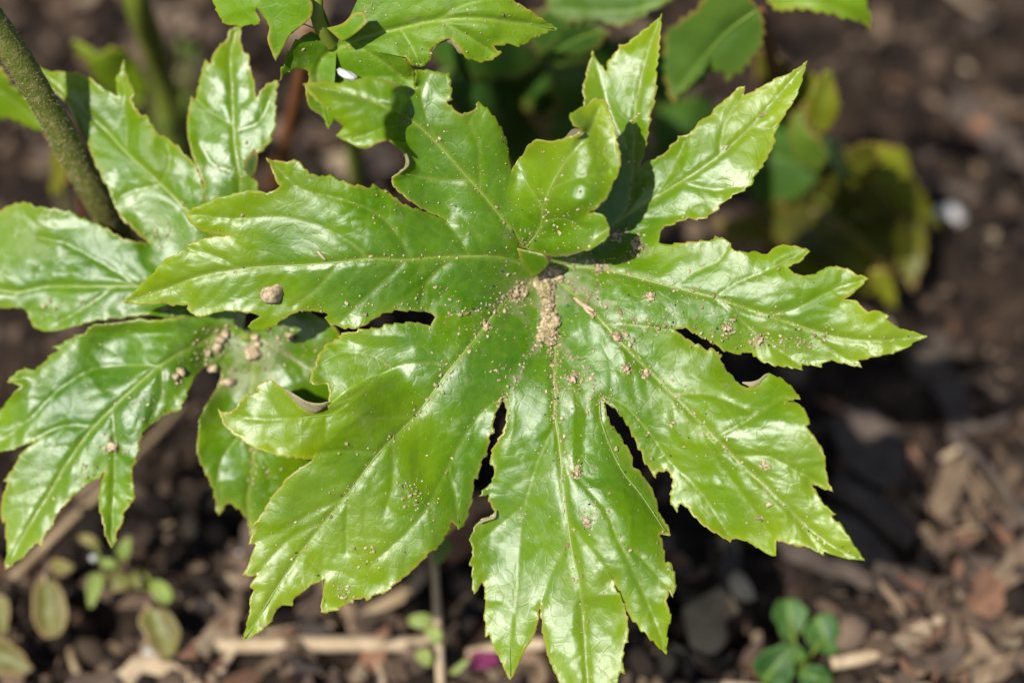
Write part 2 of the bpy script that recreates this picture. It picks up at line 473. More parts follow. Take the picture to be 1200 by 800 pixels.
# ------------------------------------------------------------------ the ground
def gheight(x, y):
    """x, y in units on the ground"""
    return (noise(x, y, 170, 1) * 22 + noise(x, y, 75, 2) * 16 + noise(x, y, 33, 3) * 9 + noise(x, y, 14, 4) * 4.5) * 1.45 - 6
gx = np.concatenate([[-16000, -6000, -3000, -1900], np.arange(-1500, 1501, 9), [1900, 3000, 6000, 16000]])
gy0 = np.concatenate([[-16000, -5000, -1500], np.arange(250, 3200, 9), [3700, 5000, 9000, 20000]])
X, Y = np.meshgrid(gx, gy0)
fade = np.clip((1700 - np.abs(X)) / 300, 0, 1) * np.clip((3300 - Y) / 200, 0, 1) * np.clip((Y - 150) / 100, 0, 1)
GZ = gheight(X, Y) * fade
co = np.stack([X, Y, GZ], -1).reshape(-1, 3) * S
ny, nxg = X.shape
fs = [(j * nxg + i, j * nxg + i + 1, (j + 1) * nxg + i + 1, (j + 1) * nxg + i) for j in range(ny - 1) for i in range(nxg - 1)]
GZ = GZ
tag(link('ground', mesh('ground', co, fs), 'soil'), 'dark brown crumbly garden soil under the plants', 'soil', kind='structure')
def gz(x, y):
    """soil surface height in metres at world metres x, y"""
    return float(gheight(np.array([x / S]), np.array([y / S]))[0]) * S
def on_soil(x, y, up=0.0):
    p = G(x, y); p[2] = gz(p[0], p[1]) + up * S
    return p

# loose crumbs of soil, too many to count
ico_v, ico_f = None, None
bm = bmesh.new(); bmesh.ops.create_icosphere(bm, subdivisions=1, radius=1.0)
ico_v = np.array([v.co[:] for v in bm.verts]); ico_f = np.array([[v.index for v in f.verts] for f in bm.faces]); bm.free()
def scatter_lumps(centres, radii, cols, flat=0.75, jag=0.3):
    n = len(centres); k = len(ico_v)
    v = ico_v[None] * (1 + rng.uniform(-jag, jag, (n, k, 1)))
    ang = rng.uniform(0, 6.283, n); ca, sa = np.cos(ang)[:, None], np.sin(ang)[:, None]
    sx = rng.uniform(0.7, 1.35, n)[:, None]
    x = v[..., 0] * sx; y = v[..., 1] / sx; z = v[..., 2] * flat
    v = np.stack([x * ca - y * sa, x * sa + y * ca, z], -1) * np.asarray(radii)[:, None, None]
    co = (v + np.asarray(centres)[:, None]).reshape(-1, 3)
    f = (ico_f[None] + (np.arange(n) * k)[:, None, None]).reshape(-1, 3)
    c = np.repeat(np.asarray(cols), k, 0)
    return co, f, c
n = 5200
cx = rng.uniform(-1150, 1150, n); cy = rng.uniform(650, 2900, n)
rad = np.clip(rng.lognormal(2.15, 0.55, n), 3.5, 34)
cz = gheight(cx, cy) + rad * 0.35
tonev = rng.random(n)[:, None]
cols = (1 - tonev) * np.array([0.010, 0.0068, 0.005]) + tonev**2.2 * np.array([0.19, 0.13, 0.088])
cols *= rng.uniform(0.6, 1.3, (n, 1))
co, f, c = scatter_lumps(np.stack([cx, cy, cz], -1) * S, rad * S, cols)
tag(link('soil_crumbs', mesh('soil_crumbs', co, f, {'Col': c}, smooth=True), 'litter'), 'loose brown soil crumbs scattered over the ground', 'soil', kind='stuff')

# small plant litter: flakes and fibres
def flake(cx, cy, L, W, ang, z, tilt, col):
    m = 8
    a = np.linspace(0, 2 * math.pi, m, endpoint=False) + rng.uniform(-0.2, 0.2, m)
    rr = rng.uniform(0.7, 1.15, m)
    u = np.cos(a) * L * rr; w = np.sin(a) * W * rr
    zz = z + (u * math.sin(tilt)) + rng.uniform(-0.12, 0.12, m) * W + (u / L)**2 * W * 0.4
    x = cx + u * math.cos(ang) - w * math.sin(ang); y = cy + u * math.sin(ang) + w * math.cos(ang)
    t = np.stack([x, y, zz], -1)
    v = np.concatenate([t, t - np.array([0, 0, 1.6]), [[cx, cy, z + W * 0.15]], [[cx, cy, z + W * 0.15 - 1.6]]])
    f = [(i, (i + 1) % m, 2 * m) for i in range(m)] + [((i + 1) % m + m, i + m, 2 * m + 1) for i in range(m)] + [(i, i + m, (i + 1) % m + m, (i + 1) % m) for i in range(m)]
    return v, f, np.repeat([col], len(v), 0)
LV, LF, LCc, off = [], [], [], 0
palette = np.array([[0.24, 0.165, 0.10], [0.16, 0.105, 0.068], [0.36, 0.27, 0.17], [0.115, 0.080, 0.058], [0.075, 0.058, 0.048], [0.20, 0.105, 0.062]])
def add_flake(x, y, L, W, col, up=0, tilt=None):
    global off
    a = rng.uniform(0, 3.14)
    z = float(gheight(np.array([x]), np.array([y]))[0]) + up
    v, f, c = flake(x, y, L, W, a, z, rng.uniform(-0.35, 0.35) if tilt is None else tilt, col)
    LV.append(v); LCc.append(c); LF.extend([tuple(i + off for i in q) for q in f]); off += len(v)
for i in range(520):
    x = rng.uniform(-1100, 1100); y = rng.uniform(700, 2800)
    L = rng.lognormal(3.0, 0.45); c = palette[rng.choice(6, p=[.14, .2, .08, .24, .26, .08])] * rng.uniform(0.6, 1.15)
    add_flake(x, y, L, L * rng.uniform(0.18, 0.6), c, 7)
for i in range(190):                                  # the drift of straw bits at the right
    px = rng.normal(1135, 62); py = rng.uniform(545, 830) ; px -= (py - 700) * 0.30
    g = G(px, py) / S
    L = rng.lognormal(3.15, 0.45); c = palette[rng.choice(6, p=[.22, .26, .08, .18, .06, .20])] * rng.uniform(0.5, 1.2)
    add_flake(g[0], g[1], L, L * rng.uniform(0.12, 0.5), c, rng.uniform(6, 26))
for i in range(330):                                  # lighter bits along the near edge
    px = rng.uniform(-60, 900); py = rng.uniform(660, 850)
    g = G(px, py) / S
    L = rng.lognormal(2.85, 0.45); c = palette[rng.choice(6, p=[.16, .30, .06, .28, .1, .1])] * rng.uniform(0.6, 1.1)
    add_flake(g[0], g[1], L, L * rng.uniform(0.2, 0.6), c, rng.uniform(6, 14))
for i in range(120):                                  # paler debris far back at the upper left
    px = rng.uniform(-120, 480); py = rng.uniform(-120, 230)
    g = G(px, py) / S
    L = rng.lognormal(3.4, 0.4); c = palette[rng.choice(6, p=[.2, .3, .14, .16, .06, .14])] * rng.uniform(0.7, 1.1)
    add_flake(g[0], g[1], L, L * rng.uniform(0.3, 0.7), c, rng.uniform(8, 20))
tag(link('leaf_litter', mesh('leaf_litter', np.concatenate(LV) * S, LF, {'Col': np.concatenate(LCc)}, smooth=False), 'litter'),
    'dry brown bits of straw and dead leaf strewn on the soil', 'plant litter', kind='stuff')

# ------------------------------------------------------------------ palmate leaves
class Leaf:
    def __init__(s, ctrl, pillow=7.0, pw=13.0, groove=4.0, wav=7.0, seed=0, nz=4.0):
        s.f = RBF(ctrl, 0.02); s.veins = []; s.lobes = []; s.pillow = pillow; s.pw = pw; s.groove = groove; s.wav = wav; s.seed = seed; s.nz = nz
    def add_vein(s, pts, w0, w1, lobe):
        q = smoothline(pts, 6.0, sharp=60)
        s.veins.append((q, w0, w1, lobe))
    def prep(s):
        s.va = np.concatenate([q[:-1] for q, *_ in s.veins]); s.vb = np.concatenate([q[1:] for q, *_ in s.veins])
        M = [(q, w) for q, w, *_ in s.veins if w > 1.6]
        s.ma = np.concatenate([q[:-1] for q, w in M]); s.mb = np.concatenate([q[1:] for q, w in M])
        r = np.random.default_rng(s.seed + 99)
        ta, tb = [], []
        for q, w0, w1, lk in s.veins:
            big = w0 > 1.6
            L = np.concatenate([[0], np.cumsum(np.linalg.norm(np.diff(q, axis=0), axis=1))])
            pos, side = r.uniform(8, 20), 1
            while pos < L[-1] - 8:
                i = min(np.searchsorted(L, pos), len(q) - 1); i = max(i, 1)
                d = q[i] - q[i - 1]; d = d / (np.linalg.norm(d) + 1e-9)
                a = math.radians(r.uniform(42, 62)) * side
                p = q[i].copy(); n_ = int(r.uniform(5, 9) * (1.5 if big else 0.9))
                for k in range(n_):
                    e = np.array([d[0] * math.cos(a) - d[1] * math.sin(a), d[0] * math.sin(a) + d[1] * math.cos(a)])
                    p2 = p + e * 6; ta.append(p); tb.append(p2); p = p2; a *= r.uniform(0.88, 0.98); a += r.normal(0, 0.08)
                side = -side; pos += r.uniform(9, 17)
        s.ta = np.array(ta); s.tb = np.array(tb)
    def base(s, x, y):
        dt = segdist(x, y, s.ta, s.tb, 24.0)
        h = s.f(x, y)
        dv = segdist(x, y, s.va, s.vb); dm = segdist(x, y, s.ma, s.mb)
        am = 1 + 0.6 * noise(x, y, 90, s.seed + 3)
        h = h + 0.6 * am * (1 - np.exp(-(dt / 5.0)**1.5))
        h = h - s.nz * 1.5 * np.clip((noise(x, y, 62, s.seed + 11) - 0.25) / 0.5, 0, 1)
        h = h + s.pillow * am * (1 - np.exp(-(dv / s.pw)**1.4))
        h = h - s.groove * np.exp(-(dm / 5.0)**2) - 0.35 * s.groove * np.exp(-(dv / 3.0)**2)
        h = h + s.nz * 1.5 * noise(x, y, 80, s.seed) + s.nz * 0.38 * noise(x, y, 27, s.seed + 1) + s.nz * 0.07 * noise(x, y, 9, s.seed + 2)
        return h
    def surf(s, extra=None):
        def fn(x, y, de):
            h = s.base(x, y)
            if extra is not None: h = h + extra(x, y)
            w = noise(x, y, 42, s.seed + 7) + 0.5 * noise(x, y, 19, s.seed + 8)
            return h + s.wav * w * np.exp(-(de / 11.0)**1.3)
        return fn
    def vein_attr(s, x, y):
        dv = segdist(x, y, s.va, s.vb); dm = segdist(x, y, s.ma, s.mb)
        dt = segdist(x, y, s.ta, s.tb, 24.0)
        return np.clip(0.16 * np.exp(-(dt / 1.8)**2) + 0.8 * np.exp(-(dm / 3.2)**2) + 0.55 * np.exp(-(dv / 2.2)**2) + 0.12 * np.exp(-(dm / 14)**2), 0, 1)
    def lobe(s, name, outline, mat, parent, key, spacing=2.2, tone=None, dust=None, extra=None, origin=(0, 0, 0), label=None, veins=True, lift=0.5):
        fn = s.surf(extra)
        o = patch(name, outline, fn, mat, parent, teeth=1.7, spacing=spacing, tone=tone, vein=s.vein_attr, dust=dust, origin=origin, edgew=2.1)
        if label: o['label'] = label
        poly = np.concatenate([smoothline(r, 6)[:-1] for r, _ in outline])
        s.lobes.append((poly, fn, key))
        if veins:
            for q, w0, w1, lk in s.veins:
                if lk != key: continue
                ins = inside(q[:, 0], q[:, 1], poly)
                q2 = q[ins]
                if len(q2) < 4: continue
                q2 = smoothline(q2, 4.0, sharp=50)
                h = fn(q2[:, 0], q2[:, 1], np.full(len(q2), 30.0))
                k = np.linspace(w0, w1, len(q2))
                nm = 'midrib' if w0 > 1.6 else 'side_vein'
                tube(nm, P(q2[:, 0], q2[:, 1], h - k * (0.65 if w0 > 1.6 else 0.8)), k * (0.95 if w0 > 1.6 else 0.8), 'vein', o, sides=7, origin=origin)
        return o
    def top(s, x, y):
        x = np.asarray(x, float); y = np.asarray(y, float)
        best = np.full(len(x), -1e9)
        for poly, fn, key in s.lobes:
            m = inside(x, y, poly)
            if m.any():
                v = fn(x[m], y[m], np.full(m.sum(), 30.0))
                best[m] = np.maximum(best[m], v)
        return best

def tone_from(center, r0, r1, amount=1.0, seed=0, bias=0.0):
    def fn(x, y, de):
        r = np.hypot(x - center[0], y - center[1])
        t = np.clip((r - r0) / (r1 - r0), 0, 1)**1.2 * amount
        return np.clip(t + bias + 0.22 * noise(x, y, 60, seed + 20) + 0.35 * np.exp(-de / 9), 0, 1)
    return fn
F, E_ = True, False

# ---- main leaf -------------------------------------------------------
CA = (637, 325)
ctrlA = [
 (637, 325, -58), (585, 303, -16), (540, 300, 0), (480, 303, 18), (400, 312, 26), (300, 330, 10), (220, 340, -6), (146, 354, -24),
 (312, 186, 40), (216, 251, 14), (420, 225, 38), (470, 236, 26), (380, 385, -6), (500, 362, -4), (300, 370, -2), (350, 260, 30), (280, 252, 22),
 (597, 267, -12), (545, 200, 18), (500, 165, 24), (455, 140, 36), (400, 118, 46), (357, 100, 52), (535, 90, 30), (560, 125, 28), (592, 165, 14), (602, 205, 4),
 (400, 168, 36), (470, 205, 14), (520, 240, 4), (660, 220, -20),
 (750, 130, -44), (773, 20, -46), (695, 62, -64), (735, 230, -50), (700, 150, -60),
 (715, 275, -54), (800, 210, -32), (870, 150, -22), (944, 73, -20), (780, 185, -48), (845, 225, -20), (770, 250, -40),
 (720, 325, -26), (800, 345, -8), (900, 372, 14), (1000, 392, 33), (1084, 393, 42), (840, 280, -6), (948, 295, 20), (1018, 327, 34), (880, 425, -4), (950, 430, 8),
 (690, 375, -22), (760, 440, -2), (830, 520, 18), (900, 590, 36), (1010, 655, 54), (795, 386, 2), (938, 468, 36), (975, 575, 48), (760, 555, -10), (800, 600, -2), (870, 640, 16), (880, 480, 26),
 (648, 400, -38), (653, 480, -4), (665, 580, 8), (680, 680, 16), (695, 820, 24), (560, 620, -26), (600, 790, -2), (790, 640, 26), (781, 765, 34), (605, 500, -12), (712, 480, 6), (735, 600, 22),
 (595, 375, -28), (545, 430, 2), (470, 500, -8), (400, 590, -14), (340, 680, -22), (285, 750, -32), (300, 620, -34), (376, 717, -24), (536, 618, -6), (575, 490, -8), (430, 420, 4), (365, 455, 4), (375, 400, 4), (480, 385, 4),
 (255, 480, -42), (310, 500, -32), (320, 450, -34)]
LA = Leaf(ctrlA, pillow=1.7, pw=7, groove=1.3, wav=5.5, seed=1, nz=2.5)
def V(leaf, key, pts, w0, w1): leaf.add_vein(pts, w0, w1, key)
V(LA, 1, np.concatenate([Z(300, 200, 940, 330, 850, 302, 740, 298, 620, 302, 520, 310, 400, 305, 280, 318, 150, 328), Z(0, 200, 888, 335, 800, 345, 700, 365, 600, 400, 500, 435, 440, 455)]), 2.4, 0.8)
V(LA, 1, np.concatenate([Z(300, 200, 390, 306, 330, 250, 230, 195, 100, 160, 10, 160), Z(0, 200, 800, 165, 700, 155, 650, 150)]), 1.4, 0.6)
V(LA, 1, Z(300, 200, 540, 308, 490, 220, 420, 150, 300, 100, 150, 60, 60, -20), 1.4, 0.6)
V(LA, 1, Z(300, 200, 740, 298, 700, 225, 660, 180), 1.1, 0.5)
V(LA, 1, Z(300, 200, 520, 312, 460, 370, 380, 440, 300, 520), 1.3, 0.5)
V(LA, 1, Z(300, 200, 290, 318, 220, 400, 130, 470), 1.1, 0.5)
V(LA, 1, Z(300, 200, 690, 300, 600, 380, 570, 470), 1.1, 0.5)
V(LA, 1, Z(0, 200, 830, 342, 760, 300, 660, 270), 1.0, 0.5)
V(LA, 8, Z(300, 0, 935, 860, 870, 780, 800, 690, 720, 600, 640, 510, 555, 430, 450, 370, 300, 320, 180, 300), 2.3, 0.8)
V(LA, 8, Z(300, 0, 780, 665, 775, 560, 770, 490, 740, 430, 770, 375), 1.2, 0.5)
V(LA, 8, Z(300, 0, 640, 510, 600, 430, 575, 330, 600, 260), 1.2, 0.5)
V(LA, 8, Z(300, 0, 740, 625, 640, 625, 520, 605), 1.2, 0.5)
V(LA, 8, Z(300, 0, 555, 432, 470, 440, 340, 480), 1.2, 0.5)
V(LA, 9, Z(600, 0, 40, 870, 100, 790, 110, 720, 150, 620, 210, 530, 270, 450, 300, 380), 1.9, 0.7)
V(LA, 9, Z(600, 0, 130, 660, 220, 620, 330, 600), 1.0, 0.5)
V(LA, 9, Z(600, 0, 110, 720, 60, 650, 30, 590), 1.0, 0.5)
V(LA, 9, Z(600, 0, 105, 770, 180, 760, 260, 800), 1.0, 0.5)
V(LA, 2, np.concatenate([Z(300, 200, 960, 375, 860, 460, 780, 560, 700, 660), Z(200, 400, 960, 110, 870, 235, 800, 310, 720, 390, 630, 510, 540, 620, 440, 750), Z(200, 530, 350, 500, 290, 600, 255, 645)]), 2.7, 0.8)
V(LA, 2, Z(200, 400, 970, 80, 850, 75, 770, 95, 690, 150, 620, 200, 555, 222), 1.5, 0.6)
V(LA, 2, Z(200, 400, 770, 95, 700, 50, 600, 40, 520, 80), 1.2, 0.5)
V(LA, 22, Z(200, 400, 860, 255, 700, 265, 600, 250, 480, 262, 300, 270, 190, 240), 1.4, 0.6)
V(LA, 2, Z(200, 400, 720, 390, 600, 380, 500, 390), 1.3, 0.5)
V(LA, 2, Z(200, 400, 600, 545, 480, 600, 380, 660, 300, 690), 1.3, 0.5)
V(LA, 2, Z(200, 400, 770, 345, 770, 500, 740, 600), 1.1, 0.5)
V(LA, 2, Z(200, 400, 620, 520, 610, 650, 610, 730), 1.1, 0.5)
V(LA, 2, Z(200, 400, 1165, 195, 1090, 235, 1030, 310, 960, 440, 900, 560, 830, 650, 700, 770), 1.6, 0.6)
V(LA, 2, Z(200, 530, 540, 240, 440, 280, 380, 330, 300, 415), 1.2, 0.5)
V(LA, 2, Z(200, 530, 460, 350, 520, 420, 535, 520), 1.1, 0.5)
V(LA, 2, Z(200, 400, 960, 440, 985, 530, 1000, 630), 1.1, 0.5)
V(LA, 3, np.concatenate([Z(500, 400, 435, -200, 448, 0, 445, 100, 445, 250, 460, 350, 475, 500, 490, 620), Z(500, 530, 505, 340, 530, 450, 545, 600, 560, 800, 570, 850)]), 2.5, 0.9)
V(LA, 3, np.concatenate([Z(500, 400, 445, 290, 400, 380, 360, 500, 335, 600, 320, 740), Z(500, 530, 310, 500, 290, 650, 290, 775)]), 1.5, 0.6)
V(LA, 3, np.concatenate([Z(500, 400, 462, 380, 530, 480, 620, 580, 660, 680, 700, 760), Z(500, 530, 750, 480, 800, 600, 828, 685)]), 1.5, 0.6)
V(LA, 3, Z(500, 400, 600, 200, 605, 270, 640, 370, 680, 450, 750, 540, 830, 660), 1.4, 0.6)
V(LA, 3, Z(500, 530, 500, 300, 440, 400, 400, 520), 1.1, 0.5)
V(LA, 3, Z(500, 530, 490, 240, 580, 350, 645, 440), 1.2, 0.5)
V(LA, 3, Z(500, 530, 660, 290, 740, 360, 850, 480), 1.0, 0.5)
V(LA, 3, Z(500, 400, 350, 560, 250, 640, 180, 700), 1.0, 0.5)
V(LA, 4, np.concatenate([Z(600, 200, 150, 370, 230, 440, 310, 520, 400, 620, 480, 700), Z(500, 400, 850, 180, 930, 260, 1000, 330, 1090, 420), Z(800, 400, 330, 540, 430, 640, 520, 710, 610, 750)]), 2.5, 0.8)
V(LA, 4, Z(500, 400, 612, 190, 680, 215, 760, 300, 850, 420, 950, 520, 1040, 660), 1.5, 0.6)
V(LA, 4, Z(500, 400, 860, 185, 980, 185, 1120, 240), 1.3, 0.5)
V(LA, 4, Z(800, 400, 110, 335, 250, 260, 340, 200, 395, 195), 1.2, 0.5)
V(LA, 4, Z(800, 400, 190, 395, 300, 400, 380, 440, 500, 505), 1.3, 0.5)
V(LA, 4, Z(800, 400, 60, 300, 110, 400, 200, 520, 310, 670), 1.3, 0.5)
V(LA, 4, Z(800, 400, 220, 440, 300, 520, 400, 620, 470, 725), 1.0, 0.5)
V(LA, 5, np.concatenate([Z(600, 200, 140, 330, 250, 335, 350, 350, 450, 375, 560, 405, 700, 440, 850, 490, 1000, 540), Z(800, 200, 550, 580, 700, 590, 830, 578)]), 2.5, 0.8)
V(LA, 5, Z(600, 200, 560, 405, 640, 350, 720, 310, 750, 260), 1.4, 0.6)
V(LA, 5, Z(600, 200, 700, 440, 780, 390, 900, 340, 1010, 285), 1.4, 0.6)
V(LA, 5, Z(600, 200, 880, 495, 980, 480, 1100, 420, 1220, 380), 1.3, 0.5)
V(LA, 5, Z(600, 200, 700, 442, 820, 540, 900, 600, 1000, 680), 1.2, 0.5)
V(LA, 5, Z(800, 200, 400, 535, 500, 610, 600, 670), 1.1, 0.5)
V(LA, 4, Z(600, 200, 320, 530, 430, 537, 552, 556), 1.3, 0.6)
V(LA, 6, Z(600, 0, 230, 890, 340, 790, 450, 715, 590, 630, 720, 540, 830, 440, 930, 330, 1015, 225), 2.2, 0.8)
V(LA, 6, Z(600, 0, 480, 700, 560, 590, 600, 490), 1.1, 0.5)
V(LA, 6, Z(600, 0, 720, 540, 740, 430, 800, 320), 1.1, 0.5)
V(LA, 6, Z(600, 0, 590, 632, 700, 660, 800, 650), 1.1, 0.5)
V(LA, 6, Z(600, 0, 830, 440, 900, 450, 925, 430), 1.0, 0.5)
V(LA, 7, Z(600, 0, 320, 850, 400, 720, 420, 560, 430, 380, 470, 200, 518, 60), 1.9, 0.7)
V(LA, 7, Z(600, 0, 418, 560, 340, 380, 285, 200), 1.1, 0.5)
LA.prep()

baseA = on_soil(640, 470)
rootA = thing('palmate_leaf', baseA, 'large glossy green palmate leaf in the middle, dusted with soil at its centre', 'leaf', 'palmate leaves of the clump')
C_ = A(637, 325)
sinus12 = Z(300, 200, 622, 508)
seam12 = np.concatenate([C_, Z(300, 200, 930, 395, 870, 440, 800, 480, 700, 490), sinus12])
seam18 = np.concatenate([C_, Z(300, 200, 930, 320, 905, 270, 800, 252, 705, 218, 655, 170)])
sin23 = Z(500, 400, 266, 206)
seam23 = np.concatenate([C_, A(635, 365), Z(500, 400, 390, 0, 370, 30, 330, 90, 300, 150, 277, 188), sin23])
sin34 = Z(500, 400, 618, 212)
seam34 = np.concatenate([C_, A(645, 365), Z(500, 400, 460, 0, 510, 60, 550, 105, 580, 150, 606, 190), sin34])
sin45 = Z(600, 200, 565, 552)
seam45 = np.concatenate([C_, Z(600, 200, 150, 362, 190, 385, 270, 430, 370, 490, 470, 535), sin45])
sin56 = Z(600, 200, 510, 250)
seam56 = np.concatenate([C_, Z(600, 200, 200, 320, 330, 325, 430, 300), sin56])
not67 = Z(600, 0, 445, 588)
seam67 = np.concatenate([C_, Z(600, 0, 200, 880, 300, 820, 370, 740, 415, 660), not67])
_sm = [smoothline(q_, 6) for q_ in (seam12, seam23, seam34, seam45, seam56)]
_sa = np.concatenate([q_[:-1] for q_ in _sm]); _sb = np.concatenate([q_[1:] for q_ in _sm])
def dustA(x, y):
    r = np.hypot(x - 640, y - 345)
    return np.clip(0.9 - r / 110, 0, 1) + 0.8 * np.exp(-(segdist(x, y, _sa, _sb) / 6)**2) * np.clip(1.1 - r / 230, 0, 1) + 0.15
kw = dict(dust=dustA, origin=baseA)

up1 = np.concatenate([Z(300, 200, 655, 170, 560, 132, 520, 117), Z(300, 0, 495, 695, 465, 670, 430, 652, 405, 642, 392, 650, 345, 642, 320, 635, 275, 618, 252, 603, 240, 612, 195, 605, 175, 590, 150, 562, 132, 553, 120, 560, 60, 556, 35, 548),
    Z(0, 0, 945, 590, 955, 620, 970, 645, 955, 660, 930, 668, 880, 662, 840, 665, 790, 678, 740, 692, 700, 710, 660, 730, 640, 745),
    Z(0, 200, 660, 180, 690, 205, 720, 218, 755, 222, 800, 228, 740, 229, 700, 238, 648, 258, 655, 266, 600, 295, 556, 320, 540, 345, 500, 385, 460, 425, 425, 458)])
low1 = np.concatenate([Z(0, 200, 425, 458, 470, 465, 530, 465, 573, 461, 600, 468, 652, 465, 648, 480, 680, 505, 710, 505, 760, 492, 810, 488, 860, 495, 905, 502, 880, 520, 858, 540, 880, 555, 910, 555, 950, 540, 990, 512, 1040, 490),
    Z(300, 200, 190, 488, 240, 494, 250, 502, 235, 515, 260, 535, 300, 545, 338, 549, 380, 535, 420, 510, 460, 492, 500, 487, 560, 488, 605, 494), sinus12])
LA.lobe('leaf_lobe', [(seam18, E_), (up1, F), (low1, F), (seam12[::-1], E_)], 'leaf_green', rootA, 1, tone=tone_from(CA, 120, 520, 0.75, 1), **kw)

up2 = np.concatenate([sinus12, Z(300, 200, 605, 537, 580, 532, 540, 525, 500, 528, 450, 533, 425, 545, 380, 548, 330, 558, 280, 572, 292, 583, 245, 602, 212, 650)])
left2 = np.concatenate([up2[-1:], Z(200, 400, 505, 70, 490, 105, 485, 140, 492, 150, 543, 150, 548, 165, 548, 200, 545, 228)])
in2 = np.concatenate([left2[-1:], Z(200, 400, 560, 262, 540, 330, 512, 380, 490, 412)])
low2 = np.concatenate([in2[-1:], Z(200, 400, 470, 425, 430, 450, 390, 490, 350, 540, 320, 590, 290, 632), Z(200, 530, 285, 254, 297, 262, 280, 290, 270, 318, 297, 316, 285, 345, 270, 385, 250, 425, 280, 430, 298, 424, 285, 445, 273, 470, 288, 477, 278, 505, 270, 520, 276, 540, 268, 570, 260, 610, 247, 655)])
bot2 = np.concatenate([low2[-1:], Z(200, 530, 290, 635, 330, 605, 355, 580, 365, 550, 380, 535, 400, 530, 422, 531, 435, 500, 460, 485, 490, 460, 520, 448, 537, 438, 530, 470, 525, 510, 520, 555, 550, 555, 590, 540, 630, 515, 670, 503, 680, 516, 700, 500, 732, 485, 740, 492, 770, 465, 805, 440, 850, 400, 880, 370, 905, 345, 940, 320, 950, 300, 970, 270, 975, 240, 985, 245, 997, 270, 1020, 250, 1040, 200, 1050, 150, 1055, 88, 1065, 92, 1075, 55, 1087, 20, 1097, 14, 1105, -25),
    Z(500, 400, 222, 325, 235, 318, 232, 290, 238, 260, 248, 232), sin23])
def fold2(x, y):
    ax, ay, bx, by = 474, 424, 384, 478
    L = math.hypot(bx - ax, by - ay); ux, uy = (bx - ax) / L, (by - ay) / L
    t = (x - ax) * ux + (y - ay) * uy; d = (x - ax) * uy - (y - ay) * ux
    d = d + 5 * noise(t, t * 0, 24, 3); w = np.clip(t / 85, 0, 1); w = w * w * (3 - 2 * w); k = np.clip((d + 2) / 12, 0, 1)
    return 40 * w * k * k * (3 - 2 * k) * np.exp(-np.clip(d - 30, 0, 200) / 90)
LA.lobe('leaf_lobe', [(seam12, E_), (up2, F), (left2, F), (in2, E_), (low2, F), (bot2, F), (seam23[::-1], E_)], 'leaf_green', rootA, 2, tone=tone_from(CA, 160, 520, 0.8, 2), extra=fold2, **kw)
# side lobe of lobe 2 that dips under its fold
up22 = np.concatenate([Z(200, 400, 165, 232, 182, 244, 215, 240, 240, 210, 262, 185, 308, 176, 292, 158, 320, 140, 345, 132, 365, 145, 395, 165, 420, 195, 450, 225, 480, 242, 510, 240, 545, 215)])
in22 = np.concatenate([up22[-1:], Z(200, 400, 620, 240, 640, 330, 560, 400, 495, 410)])
low22 = np.concatenate([in22[-1:], Z(200, 400, 440, 405, 380, 400, 340, 385, 300, 375, 265, 357, 250, 345, 210, 315, 180, 280, 165, 232)])
dip = lambda x, y: -12 * np.clip((x - 352) / 30, 0, 1)
LA.lobe('leaf_lobe', [(up22, F), (in22, E_), (low22, F)], 'leaf_green', rootA, 22, tone=tone_from(CA, 160, 420, 0.8, 3), extra=dip, **kw)

left3 = np.concatenate([sin23, Z(500, 400, 276, 230, 276, 260, 265, 310, 240, 350, 222, 390, 222, 420, 232, 445, 235, 468, 215, 495, 180, 537, 213, 530, 218, 560, 232, 582, 230, 602, 200, 612, 175, 630, 160, 655, 148, 690, 157, 712),
    Z(500, 530, 160, 330, 155, 360, 148, 390, 158, 395, 157, 430, 158, 470, 163, 494, 185, 465, 195, 448, 200, 480, 202, 530, 200, 570, 203, 640, 216, 632, 225, 660, 240, 690, 260, 730, 275, 765, 290, 790,
      305, 765, 320, 730, 345, 680, 370, 640, 385, 600, 390, 560, 394, 540, 397, 580, 405, 650, 425, 720, 445, 765, 470, 812, 520, 870, 560, 905, 590, 895, 620, 870, 655, 820, 665, 790, 672, 762, 692, 771, 680, 730, 685, 700, 690, 660, 700, 656, 700, 600, 693, 550, 675, 500, 655, 465, 643, 444,
      680, 500, 700, 560, 740, 610, 780, 650, 810, 680, 832, 700, 837, 650, 836, 595, 848, 599, 845, 550, 833, 520, 840, 492, 833, 468, 855, 502, 866, 460, 860, 420, 850, 385, 830, 380, 825, 340, 812, 285, 850, 288, 835, 250, 808, 210, 803, 180, 790, 140, 775, 110, 752, 85, 742, 62, 722, 55),
    Z(500, 400, 715, 425, 715, 400, 700, 370, 680, 340, 660, 312, 640, 285, 627, 250), sin34])
LA.lobe('leaf_lobe', [(seam23, E_), (left3, F), (seam34[::-1], E_)], 'leaf_green', rootA, 3, tone=tone_from(CA, 120, 480, 0.65, 4), **kw)

